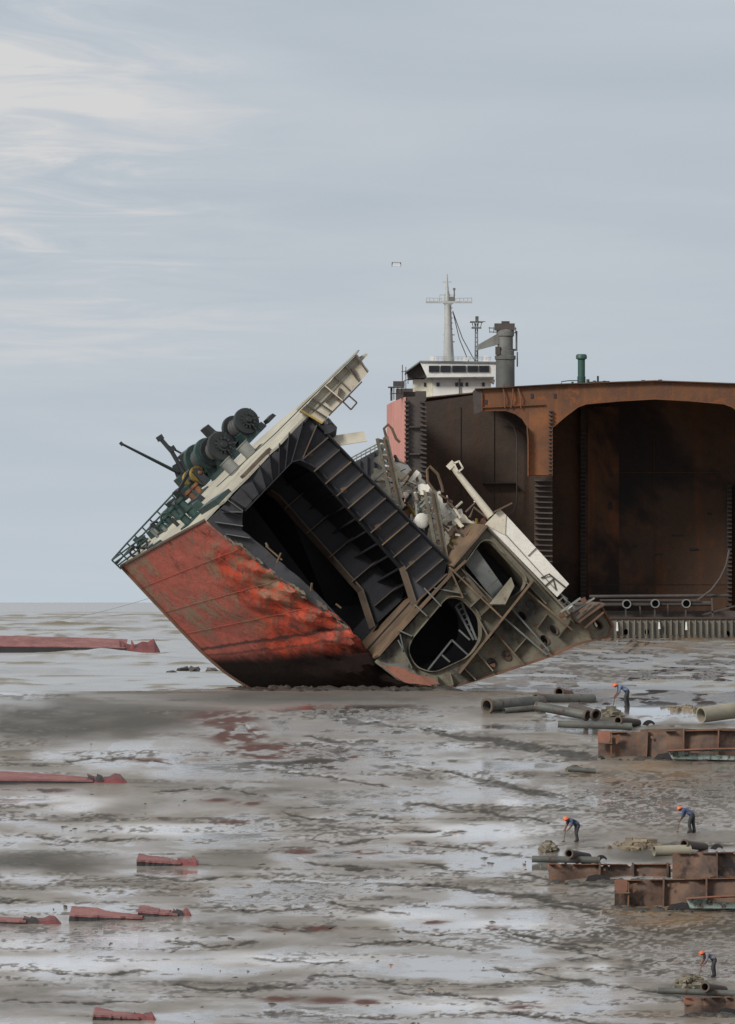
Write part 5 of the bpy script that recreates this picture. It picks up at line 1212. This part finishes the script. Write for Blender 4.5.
def body_mesh():
    # joints: x = facing direction is -x, z up
    J = {'pelvis': (0, 0, .88, .165), 'waist': (-.10, 0, .99, .15), 'chest': (-.30, 0, 1.12, .175), 'neckb': (-.44, 0, 1.17, .085), 'neck': (-.52, 0, 1.17, .06), 'head': (-.60, 0, 1.15, .095), 'face': (-.67, 0, 1.09, .075)}
    E = [('pelvis', 'waist'), ('waist', 'chest'), ('chest', 'neckb'), ('neckb', 'neck'), ('neck', 'head'), ('head', 'face')]
    for s_, q in (('l', -1), ('r', 1)):
        st = .06 * q
        J.update({s_ + 'hip': (.02, .10 * q, .82, .125), s_ + 'knee': (-.05 + st, .14 * q, .47, .095), s_ + 'ankle': (.04 + st, .15 * q, .10, .07), s_ + 'heel': (.05 + st, .14 * q, .045, .045), s_ + 'toe': (-.15 + st, .16 * q, .04, .04),
                  s_ + 'sho': (-.38, .19 * q, 1.11, .085), s_ + 'elb': (-.42 - .03 * q, .25 * q, .84, .064), s_ + 'wri': (-.55 - .04 * q, .14 * q, .66, .042), s_ + 'palm': (-.60 - .04 * q, .11 * q, .60, .036)})
        E += [('pelvis', s_ + 'hip'), (s_ + 'hip', s_ + 'knee'), (s_ + 'knee', s_ + 'ankle'), (s_ + 'ankle', s_ + 'heel'), (s_ + 'ankle', s_ + 'toe'), ('chest', s_ + 'sho'), (s_ + 'sho', s_ + 'elb'), (s_ + 'elb', s_ + 'wri'), (s_ + 'wri', s_ + 'palm')]
        for fi, (dx, dy, L) in enumerate(((-.05, -.035, .045), (-.06, -.012, .055), (-.055, .012, .05), (-.045, .034, .04))):
            b = J[s_ + 'palm']; n0 = '%sf%d' % (s_, fi)
            J[n0 + 'a'] = (b[0] + dx * .8, b[1] + dy, b[2] - .02, .010); J[n0 + 'b'] = (b[0] + dx * .9 + .01, b[1] + dy, b[2] - .02 - L, .009)
            E += [(s_ + 'palm', n0 + 'a'), (n0 + 'a', n0 + 'b')]
        b = J[s_ + 'palm']; J[s_ + 'tha'] = (b[0] + .02, b[1] - .045 * q, b[2] - .01, .011); J[s_ + 'thb'] = (b[0] - .02, b[1] - .05 * q, b[2] - .05, .010); E += [(s_ + 'palm', s_ + 'tha'), (s_ + 'tha', s_ + 'thb')]
    names = list(J); me = bpy.data.meshes.new('person_skeleton'); me.from_pydata([J[n][:3] for n in names], [(names.index(a), names.index(b)) for a, b in E], [])
    ob = bpy.data.objects.new('person_skeleton', me); COL.objects.link(ob)
    ob.modifiers.new('skin', 'SKIN')
    sk = me.skin_vertices[0].data
    for i, n in enumerate(names): sk[i].radius = (J[n][3], J[n][3]); sk[i].use_root = (n == 'pelvis')
    sb = ob.modifiers.new('sub', 'SUBSURF'); sb.levels = sb.render_levels = 1
    dg = bpy.context.evaluated_depsgraph_get(); out = bpy.data.meshes.new_from_object(ob.evaluated_get(dg))
    bpy.data.objects.remove(ob, do_unlink=True)
    for m_ in ('skin', 'shirt', 'trouser', 'boot'): out.materials.append(M[m_])
    for p in out.polygons:
        c = p.center
        if c.z < .13: k = 3
        elif c.z < .93 and c.x > -.24: k = 2
        elif c.x > -.46 and c.z > .80: k = 1
        else: k = 0
        p.material_index = k
    out.shade_smooth(); out.name = 'worker_body'; return out
bodym = body_mesh()
hm = MB(); hm.lathe((-.615, 0, 1.165), (-.45, 0, .9), [(-.02, .165), (0, .165), (.005, .135), (.05, .13), (.09, .105), (.118, .06), (.125, .02)], 18)
hm.box((-.70, 0, 1.11), (.10, .16, .02))
tm = MB(); tm.tube([(-.62, .0, .64), (-.66, .0, .36), (-.72, .0, .05)], [.02, .018, .015], 8); tm.box((-.73, 0, .05), (.10, .16, .06))
def person(px, py, sc, yaw, label, shirt='shirt'):
    g = ground_pt(px, py); g.z -= 0.01
    p = empty('person', g, label, 'person', 'workers stooping over the mud')
    p.scale = (sc, sc, sc); p.rotation_euler = (0, 0, math.radians(yaw))
    me = bodym if shirt == 'shirt' else bodym.copy()
    if shirt != 'shirt': me.materials[1] = M[shirt]
    b = bpy.data.objects.new('body', me); COL.objects.link(b); b.parent = p
    h = person.h.copy() if person.h else hm.build('helmet', M['helmet'], p, smooth=True)
    t = person.t.copy() if person.t else tm.build('digging_tool', M['rust'], p)
    for q in (h, t):
        q.parent = p
        if q.name not in COL.objects: COL.objects.link(q)
    person.h, person.t = h, t
person.h = person.t = None
person(627, 708, 0.94, 0, 'worker in orange helmet and blue-grey shirt stooping near the pile of pipes')
person(577, 842, 0.86, 22, 'worker in orange helmet stooping beside the lower long grey pipe, left of two', 'shirt2')
person(692, 833, 0.90, -18, 'worker in orange helmet stooping behind the pale pipe stub, right of two', 'shirt2')
person(714, 977, 0.80, 10, 'worker in orange helmet stooping lowest in the picture above the last rusty girder', 'shirt3')

# ------------------------------------------------------------------ scrap pipes
def ray(px, py, d): return Vector(((px - CX) * d / FOC, d, CAMZ - (py - HY) * d / FOC))
def pipe_thing(a, b, rpx, label, mat='pipegrey', flange=True, da=0.0, db=0.0, name='scrap_pipe', group='scrap pipes on the mud', lift=0.0):
    """Pipe lying on the mud; a and b are the picture points of its two axis ends."""
    ya = max(a[1], b[1]) + rpx
    d0 = float(row_to_d(ya)); k = d0 / FOC
    A_ = ray(a[0], a[1], d0 + da); B_ = ray(b[0], b[1], d0 + db); r = rpx * k
    root = empty(name, A_, label, 'pipe', group)
    mb = MB(); mb.pipe((0, 0, 0), B_ - A_, r, r * .16, 18); mb.build('barrel', M[mat], root, smooth=True)
    if flange:
        dv_ = (B_ - A_).normalized(); mb = MB(); mb.pipe(-dv_ * .02, dv_ * .1, r * 1.22, r * .36, 18); mb.build('flange', M['edge_dark'], root, smooth=True)
    return root
pipe_thing((487, 706), (542, 702), 6.6, 'wide grey pipe with a flanged dark mouth at the left end of the pile', da=-1.2, db=1.5)
pipe_thing((504, 711), (534, 708), 3.0, 'thin grey pipe in front of the wide flanged pipe', da=-.5, db=.3, flange=False)
pipe_thing((536, 699), (593, 699), 5.2, 'grey pipe with rusty mouth resting on top of the pile', 'pipegrey', da=-1.2, db=1.0)
pipe_thing((559, 692), (570, 694.5), 4.2, 'short brown pipe stub at the back of the pile', 'rust', da=-1.5, db=1.5)
pipe_thing((587, 715.5), (536, 706), 4.6, 'long grey pipe slanting down through the pile with mouth to the right', 'pipegrey', da=-.8, db=.6)
pipe_thing((596, 715), (572, 707), 5.0, 'dark thick pipe end lowest on the right of the pile', 'grime', da=-.8, db=.8)
pipe_thing((558, 724), (632, 726.5), 3.6, 'long thin grey pipe lying in front of the pile', da=.2, db=0, flange=False)
pipe_thing((618, 720.5), (638, 723), 3.8, 'short rusty pipe stub just above the top girder', 'grime', da=-1.2, db=.6)
pipe_thing((701, 715), (790, 703), 8.0, 'thick pale ochre pipe lying behind the uppermost girder', 'pipepale', da=-1, db=2, flange=False)
pipe_thing((568, 769), (596, 771), 2.6, 'slender grey pipe alone below the pile of pipes', da=0, db=0, flange=False)
pipe_thing((532, 859), (600, 860), 3.4, 'long grey pipe beside the middle girder', da=.2, db=0, flange=False)
pipe_thing((569, 853.5), (588, 857), 4.0, 'short rusty pipe stub in front of the left stooping worker', 'grime', da=-1.0, db=.6)
pipe_thing((654, 851), (690, 850), 5.4, 'pale ochre pipe stub below the ochre rubble', 'pipepale', da=0, db=.5, flange=False)
pipe_thing((684, 844), (705, 847), 4.0, 'short rusty pipe stub beside the right stooping worker', 'grime', da=-1.0, db=.6)
pipe_thing((658, 990.5), (745, 994), 3.2, 'long grey pipe behind the lowest girder', da=.2, db=0, flange=False)
pipe_thing((705, 987), (724, 990), 4.2, 'short rusty pipe stub below the lowest worker', 'grime', da=-1.0, db=.6)
# half-sunk steel discs (pipe blanks)
def disc(px, py, rpx, label):
    d0 = float(row_to_d(py)); k = d0 / FOC; c = ray(px, py, d0); r = rpx * k
    pts = [(r * math.cos(t), 0, r * math.sin(t)) for t in [math.pi * (0.15 + .75 * q / 10) for q in range(11)]]
    inn = [(x * .45 + .1, 0, z * .5) for x, y, z in reversed(pts)]
    ring = pts + inn; n = len(ring); mb = MB()
    mb.v = [(x, y + x * .3, z) for x, y, z in ring] + [(x, y + .08 + x * .3, z) for x, y, z in ring]
    m_ = len(pts)
    for i in range(m_ - 1):
        mb.f += [(i, i + 1, n - 2 - i, n - 1 - i), (n + i, n + n - 1 - i, n + n - 2 - i, n + i + 1)]
    mb.f += [(i, n + i, n + (i + 1) % n, (i + 1) % n) for i in range(n)]
    o = mb.build('steel_blank', M['platedge'], None); o.location = c; tag(o, label, 'steel plate', 'curved steel blanks stuck in the mud')
disc(649, 727, 7, 'dark curved blank stuck upright in the mud beside the uppermost girder')
disc(601, 862, 7, 'dark curved blank stuck upright at the end of the middle grey pipe')
disc(717, 851, 7, 'dark curved blank stuck upright right of the ochre pipe stub')

# ------------------------------------------------------------------ rusty girders cut from hull sides
def girder_thing(x0, x1, ytop, ybot, label, ribs_at, cap=True, teal=None, seed=0, rear=None, name='rusty_girder', ytop1=None, setback=0.0):
    d0 = float(row_to_d(ybot)) + setback; fr = Frame(d0, x0, ybot)
    root = empty(name, fr.loc, label, 'girder', 'rusty hull girders on the right of the flat')
    rg = random.Random(seed * 7 + 1); root.rotation_euler = (math.radians(rg.uniform(-9, 7)), math.radians(rg.uniform(-.5, .9)), math.radians(rg.uniform(-3, 5)))
    yt1 = ytop1 if ytop1 is not None else ytop
    rk = random.Random(seed + 40); nb_ = 40; bow = lambda x: .35 * math.sin((x - x0) * .035 + seed) + .12 * math.sin((x - x0) * .13 + seed * 2)
    tops = [ytop + (yt1 - ytop) * k / nb_ + (rk.uniform(-.4, .5) if rk.random() < .8 else rk.uniform(1.0, 3.0)) for k in range(nb_ + 1)]
    mb = MB()
    for k in range(nb_):
        xa, xb = x0 + (x1 - x0) * k / nb_, x0 + (x1 - x0) * (k + 1) / nb_
        ta, tb = bow(xa), bow(xb); ym = lambda q: (q + ybot) / 2
        for (ya0, yb0, ya1, yb1, ja, jb) in ((tops[k], tops[k + 1], ym(tops[k]), ym(tops[k + 1]), .12, .12), (ym(tops[k]), ym(tops[k + 1]), ybot + 3, ybot + 3, .0, .0)):
            mb.hexa([fr.P(xa, ya0, ta + ja), fr.P(xb, yb0, tb + jb), fr.P(xb, yb1, tb), fr.P(xa, ya1, ta)], [fr.P(xa, ya0, ta + ja + .12), fr.P(xb, yb0, tb + jb + .12), fr.P(xb, yb1, tb + .12), fr.P(xa, ya1, ta + .12)])
    web_ = mb.build('web_plate', M['rustplate'], root)
    for x in ribs_at:
        f = (x - x0) / (x1 - x0); mb = MB(); fr.rib(mb, (x, ytop + (yt1 - ytop) * f - 1.2), (x + rk.uniform(-1.5, 1.5), ybot + 2), bow(x) - .3, bow(x) + .05, 1.5); mb.build('rib', M['rustplate'], web_)
        mb = MB(); fr.plate(mb, oval((x + 4.5, ytop + 5), 1.3, 1.5, 0, 10), t=-.08, thick=.08); mb.build('lug', M['edge'], web_)
    mb = MB()
    for k in range(0, nb_, 2):
        if rk.random() < .3: continue
        xa, xb = x0 + (x1 - x0) * k / nb_, x0 + (x1 - x0) * (k + 2) / nb_; ya = ytop + (yt1 - ytop) * k / nb_; yb = ytop + (yt1 - ytop) * (k + 2) / nb_
        u0 = rk.uniform(-.25, -.05); ta, tb = bow(xa), bow(xb)
        mb.hexa([fr.P(xa, ya, ta + u0), fr.P(xb, yb, tb + u0), fr.P(xb, yb + 1, tb + u0), fr.P(xa, ya + 1, ta + u0)], [fr.P(xa, ya, ta + .6), fr.P(xb, yb, tb + .6), fr.P(xb, yb + 1, tb + .6), fr.P(xa, ya + 1, ta + .6)])
    mb.build('top_flange', M['rust'], root)
    if cap:
        w = 12; h = ybot - ytop
        mb = MB(); fr.plate(mb, rounded([(x0 - .5, ytop - .5), (x0 + w, ytop - .5), (x0 + w, ytop + h * .44), (x0 - .5, ytop + h * .44)], 3), t=-.32, thick=.3); mb.build('end_cap', M['redrust'], root)
        mb = MB(); fr.rib(mb, (x0, ytop + h * .47), (x0 + w + 2, ytop + h * .47), -.4, 0, 1.3); mb.build('end_shelf', M['edge'], root)
        mb = MB(); fr.rib(mb, (x0 + w + 1, ytop + 2), (x0 + w + 1, ybot + 2), -.3, 0, 1.3); mb.build('rib', M['rust'], web_)
        mb = MB(); fr.plate(mb, jag([(x0 + w + 5, ytop + 4), (x0 + w + 10, ytop + 3), (x0 + w + 9, ytop + h * .4), (x0 + w + 6, ytop + h * .5)], .8, 2, seed), t=-.15, thick=.1); mb.build('patch', M['rust'], root)
    mb = MB(); fr.plate(mb, jag([(x0 + 40 * (x1 - x0) / 137, ybot + 2), (x0 + 43 * (x1 - x0) / 137, ybot - 3), (x0 + 52 * (x1 - x0) / 137, ybot - 5), (x0 + 66 * (x1 - x0) / 137, ybot - 3), (x0 + 68 * (x1 - x0) / 137, ybot + 2)], .5, 3, seed), t=-.7, thick=.15); mb.build('torn_foot', M['platedge'], root)
    if teal:
        tx0, tx1, ty0, ty1 = teal
        mb = MB(); arc = [(tx0 + (tx1 - tx0) * k / 8, ty0 + 3 - 5 * math.sin(math.pi * (.12 + .6 * k / 8))) for k in range(9)]
        fr.plate(mb, [(tx1, ty1 + 3), (tx0 + 4, ty1 + 3)] + jag(arc, .5, 3, seed)[:-1], t=-1.3, thick=.12); tp = mb.build('teal_plate', M['tealplate'], root)
        mb = MB(); fr.sheet(mb, arc, -1.7, -1.1, 1.3); mb.build('red_lip', M['redrust'], tp)
    if rear:
        rx0, rx1, ry0, ry1 = rear
        mb = MB(); fr.plate(mb, jag([(rx0, ry0 + 4), (rx1, ry0), (rx1, ry1), (rx0, ry1)], .7, 8, seed + 3), t=1.6, thick=.12); mb.build('rear_plate', M['rustplate'], root)
girder_thing(598, 790, 731.5, 757, 'rusty ribbed girder with teal plate in front, uppermost of the girders', [647, 683, 718, 755], teal=(668, 790, 751, 757), seed=1, rear=(640, 790, 722, 745), ytop1=727)
girder_thing(548, 672, 864, 879, 'low rusty ribbed girder whose left end lies beside the middle grey pipe', [600, 634, 668], seed=5, ytop1=862)
girder_thing(672.5, 790, 853, 880, 'tall rusty girder segment joining the middle girder at the right edge', [716, 752], cap=False, seed=9, ytop1=850)
girder_thing(615, 790, 880, 907, 'rusty ribbed girder with orange end cap and teal plate, second lowest', [664, 706, 742], teal=(684, 790, 897, 905), seed=13, ytop1=876)
girder_thing(684, 790, 997, 1012, 'small rusty girder lowest at the right edge of the flat', [735, 765], seed=17)

# ------------------------------------------------------------------ red hull plates on the left
def red_plate(x0, x1, ytop, ybot, label, seed=0, tip=True, thick_px=6.0, name='red_hull_plate'):
    """Slab of shell plating lying almost flat: red face up, black edge to the viewer, torn curled end."""
    d0 = float(row_to_d(ybot)) if ybot > 700 else FOC * CAMZ / (ybot - HY); k = d0 / FOC
    r = random.Random(seed); tw = r.uniform(-.4, .3); L = (x1 - x0) * k; H = (ybot - ytop) * k; W_ = 5.0
    root = empty(name, ray(x0, ybot, d0), label, 'hull plate', 'red hull plates lying on the left')
    n = 16; tip0 = (1 - min(.3, 34.0 / (x1 - x0))) if tip else 1.0; th = min(thick_px * k, H * .6)
    v = []; 
    for i in range(n + 1):
        f = i / n; x = L * tip0 * f; zf = th * (1 - .45 * f) + r.uniform(-.01, .01); zb = H * (1 - .35 * f) + .025 * math.sin(9 * f + seed)
        v += [(x, -.0, -.25), (x + r.uniform(-.1, .1), r.uniform(-.06, .06), zf), (x, W_, zb), (x, W_, -.25)]
    top = MB(); edge = MB()
    for i in range(n):
        a, b = v[4 * i:4 * i + 4], v[4 * i + 4:4 * i + 8]
        dz = Vector((0, 0, -.08))
        top.hexa([a[1], b[1], b[2], a[2]], [Vector(a[1]) + dz, Vector(b[1]) + dz, Vector(b[2]) + dz, Vector(a[2]) + dz])
        q = Vector((0, .1, 0)); s2 = Vector((0, .03, -.03))
        edge.hexa([Vector(a[0]), Vector(b[0]), Vector(b[1]) + s2, Vector(a[1]) + s2], [Vector(a[0]) + q, Vector(b[0]) + q, Vector(b[1]) + q + s2, Vector(a[1]) + q + s2])
    top.build('red_face', M['redplate'], root, smooth=True); edge.build('black_edge', M['platedge'], root)
    if tip:
        tb = MB(); m_ = 7; pv = []
        for i in range(m_ + 1):
            f = i / m_; x = L * (tip0 - .02 + (1.02 - tip0) * f)
            hgt = H * (.60 - .22 * math.sin(math.pi * min(1, f * 1.5))) if f < .5 else H * (.42 + .2 * math.sin(math.pi * (f - .5) * 1.25) + .06 * math.sin(seed * 3 + f * 20))
            if i == m_: hgt = H * .12
            pv.append(((x, -.1, -.2), (x, .2, hgt * .55), (x - .1, 1.4, max(hgt, .05))))
        for i in range(m_):
            a, b = pv[i], pv[i + 1]; dz = Vector((0, .07, -.05))
            for s_ in (0, 1): tb.hexa([a[s_], b[s_], b[s_ + 1], a[s_ + 1]], [Vector(a[s_]) + dz, Vector(b[s_]) + dz, Vector(b[s_ + 1]) + dz, Vector(a[s_ + 1]) + dz])
        tb.build('torn_tip', M['hullrag'], root, smooth=True)
        for f, hh in ((tip0 - .01, .5), (tip0 + (1 - tip0) * .18, .62)):
            mb = MB(); x = L * f; mb.add([(x - .2, .1, 0), (x + .25, .1, 0), (x + .12, .2, H * hh * .8), (x - .1, .3, H * hh), (x - .2, .5, 0), (x + .25, .5, 0), (x + .12, .45, H * hh * .8), (x - .1, .5, H * hh)], [(0, 1, 2, 3), (7, 6, 5, 4), (0, 4, 5, 1), (1, 5, 6, 2), (2, 6, 7, 3), (3, 7, 4, 0)])
            mb.build('torn_lug', M['hullrag' if seed % 2 else 'platedge'], root)
M['hullrag'] = steel('torn_dark_red_plate', lin(122, 58, 58), lin(92, 48, 48), RUSTD, 0.35, 1.5, 0.6)
red_plate(-160, 160, 632, 652.5, 'long red hull plate lying in the shallows left of the wreck', 1, thick_px=9)
red_plate(-110, 127, 768, 783.5, 'long red hull plate at the left edge below the grey sand bank', 2)
red_plate(137, 199, 853, 866, 'short red hull plate alone right of the left sand bank', 3)
red_plate(-60, 61, 912, 924, 'red hull plate at the left edge, end to end with the pale one', 4)
red_plate(68, 143, 906.5, 920.5, 'pale red hull plate middle of the row of three', 5, tip=False)
red_plate(138, 192, 904.5, 917, 'short torn red hull plate right end of the row of three', 6)
red_plate(92, 156, 1009, 1020.5, 'red hull plate scrap at the bottom edge of the flat', 7)

# ------------------------------------------------------------------ mud clods, rubble heaps, litter
def clod(rad, seed, mat, sub=2, flat=.55):
    bm = bmesh.new(); bmesh.ops.create_icosphere(bm, subdivisions=sub, radius=rad); r = random.Random(seed)
    ph = [r.uniform(0, 6.28) for _ in range(6)]
    for v in bm.verts:
        d = v.co.normalized(); k = 1 + .25 * math.sin(d.x * 5 + ph[0]) * math.sin(d.y * 4 + ph[1]) + .22 * math.sin(d.z * 6 + ph[2] + d.x * 7) + r.uniform(-.13, .13)
        v.co = Vector((v.co.x * k, v.co.y * k, v.co.z * k * flat))
    me = bpy.data.meshes.new('clod'); bm.to_mesh(me); bm.free(); me.materials.append(mat); return me
cm = [clod(1.0, 100 + q, M['mudlump']) for q in range(5)]
for px, py, rp_, fl, lb in ((184, 671, 8, 1.1, 'knobbly dark mud clod in the shallows, left of a pair'), (195, 671.5, 6, 1.5, 'tall dark mud clod in the shallows, right of a pair'), (212, 672, 8, .9, 'low dark mud clod touching the red bow foot'),
                        (204, 690, 9, .22, 'flat dark mud clod at the water edge left of the bow foot'), (232, 689, 12, .3, 'wide flat mud clod under the bow foot'), (172, 672.5, 6, .6, 'small dark mud clod leftmost in the shallows')):
    d0 = FOC * CAMZ / (py - HY); k = d0 / FOC
    o = bpy.data.objects.new('mud_clod', cm[int(px) % 5]); COL.objects.link(o); o.location = ray(px, py, d0); o.scale = (rp_ * k, rp_ * k * .8, rp_ * k * fl); o.rotation_euler = (0, 0, px)
    tag(o, lb, 'mud clod', 'mud clods by the bow')
def heap(px, py, w, h, n, mat, label, seed):
    r = random.Random(seed); d0 = float(row_to_d(py)); k = d0 / FOC; mb = MB()
    for q in range(n):
        a = r.gauss(0, .42) * w * k; dd = r.uniform(-1, 1) * w * k * 1.1; s_ = r.uniform(.05, .2) * max(.6, h * k)
        z = float(base_z(d0 + dd)) - float(base_z(d0)) + r.uniform(0, 1) * h * k * max(0, 1 - abs(a) / (w * k))
        R_ = Matrix.Rotation(r.uniform(0, 6), 3, 'Z') @ Matrix.Rotation(r.uniform(0, 6), 3, 'X'); sz = (s_ * r.uniform(.6, 2.4), s_ * r.uniform(.5, 1.2), s_ * r.uniform(.4, 1))
        c = [R_ @ Vector((x * sz[0], y * sz[1], zz_ * sz[2])) + Vector((a, dd, z)) for zz_ in (-1, 1) for x, y in ((-1, -1), (1, -1), (1, 1), (-1, 1))]
        mb.hexa(c[:4], c[4:])
    o = mb.build('rubble', mat, None); o.location = ray(px, py, d0); tag(o, label, 'rubble', kind='stuff')
heap(611, 716, 13, 8, 130, M['scrap'], 'grey rubble and rope heap behind the pipe stubs', 1)
heap(687, 710, 26, 3, 120, M['ochre'], 'ochre rubble strewn behind the uppermost girder', 2)
heap(641, 846, 26, 2.5, 120, M['ochre'], 'ochre rubble strewn between the two stooping workers', 3)
heap(549, 850, 9, 7, 90, M['scrap'], 'dark rubble heap left of the middle grey pipe', 4)
heap(690, 985, 16, 9, 150, M['scrap'], 'dark rubble heap left of the lowest pipe stub', 5)
heap(575, 770, 8, 3, 40, M['scrap'], 'small rubble patch by the lone slender pipe', 6)
# churned mud pushed up along the foot of the wreck, and under the girders
r = random.Random(5); mb = MB()
def lump(c, rx, ry, rz):
    n_, m_ = 8, 3; o_ = len(mb.v)
    for i in range(m_ + 1):
        ph = (i / m_) * math.pi / 2
        for q in range(n_):
            th_ = 2 * math.pi * q / n_; k_ = r.uniform(.75, 1.2)
            mb.v.append((c.x + rx * k_ * math.cos(th_) * math.cos(ph), c.y + ry * k_ * math.sin(th_) * math.cos(ph), c.z - .1 + (rz + .1) * math.sin(ph) * r.uniform(.8, 1.1)))
    for i in range(m_):
        for q in range(n_): mb.f.append((o_ + i * n_ + q, o_ + i * n_ + (q + 1) % n_, o_ + (i + 1) * n_ + (q + 1) % n_, o_ + (i + 1) * n_ + q))
for q in range(130):
    f = r.random(); px = 238 + 215 * f; d_ = 452 + 10 * max(0, .35 - f) + r.uniform(-5, 1)
    lump(Vector(((px - CX) * d_ / FOC, d_, 0.02)), r.uniform(.2, .9), r.uniform(.3, .9), r.uniform(.06, .28))
for x0, x1, yb in ((596, 740, 758), (546, 676, 880), (613, 740, 908), (684, 740, 1013)):
    for q in range(26):
        px = r.uniform(x0, x1); d_ = float(row_to_d(yb)) + r.uniform(-.9, -.1); z_ = float(base_z(d_))
        lump(Vector(((px - CX) * d_ / FOC, d_, z_)), r.uniform(.1, .5), r.uniform(.1, .3), r.uniform(.03, .14))
o = mb.build('churned_mud', M['mudlump'], None, smooth=True); tag(o, 'churned dark mud pushed up along the wreck foot and girders', 'mud', kind='stuff')
# scattered litter: scale flakes and small stones, far too many to count
r = random.Random(77); mb = MB(); mb2 = MB()
for q in range(600):
    py = r.uniform(694, 1040); px = r.uniform(-60, 800)
    d0 = float(row_to_d(py)); g = Vector(((px - CX) * d0 / FOC, d0, float(base_z(d0)) - .02)); s_ = abs(r.gauss(0, .035)) + .02
    an = r.uniform(0, 3.14); e = r.uniform(1.5, 5); c_, sn = math.cos(an) * s_, math.sin(an) * s_
    hz_ = s_ * r.uniform(.0, .35) - .03
    base_ = [g + Vector((c_ * e, sn * e, 0)), g + Vector((-sn, c_, 0)), g + Vector((-c_ * e, -sn * e, 0)), g + Vector((sn, -c_, 0))]
    tp_ = [g + Vector((c_ * e * .5, sn * e * .5, hz_ + .04)), g + Vector((-sn * .6, c_ * .6, hz_ + .06)), g + Vector((-c_ * e * .6, -sn * e * .6, hz_ + .03)), g + Vector((sn * .5, -c_ * .5, hz_ + .05))]
    (mb if q % 6 else mb2).hexa(base_, tp_)
o = mb.build('litter', M['mudlump'], None); tag(o, 'small dark stones and scraps strewn over the mud', 'litter', kind='stuff')
o = mb2.build('rust_flakes', M['rust'], None); tag(o, 'rust flakes strewn over the mud', 'litter', kind='stuff')
# mooring line running from the bow into the sea
mb = MB(); L0 = ray(150, 598, 466.0); L1 = ray(46, 622, 520.0); pts = [L0.lerp(L1, f / 8) - Vector((0, 0, math.sin(math.pi * f / 8) * .15)) for f in range(9)]
o = mb.tube([p - L1 for p in pts], .012, 5).build('mooring_line', M['galv'], None); o.location = L1; tag(o, 'thin slack mooring line from the bow down into the sea', 'rope')
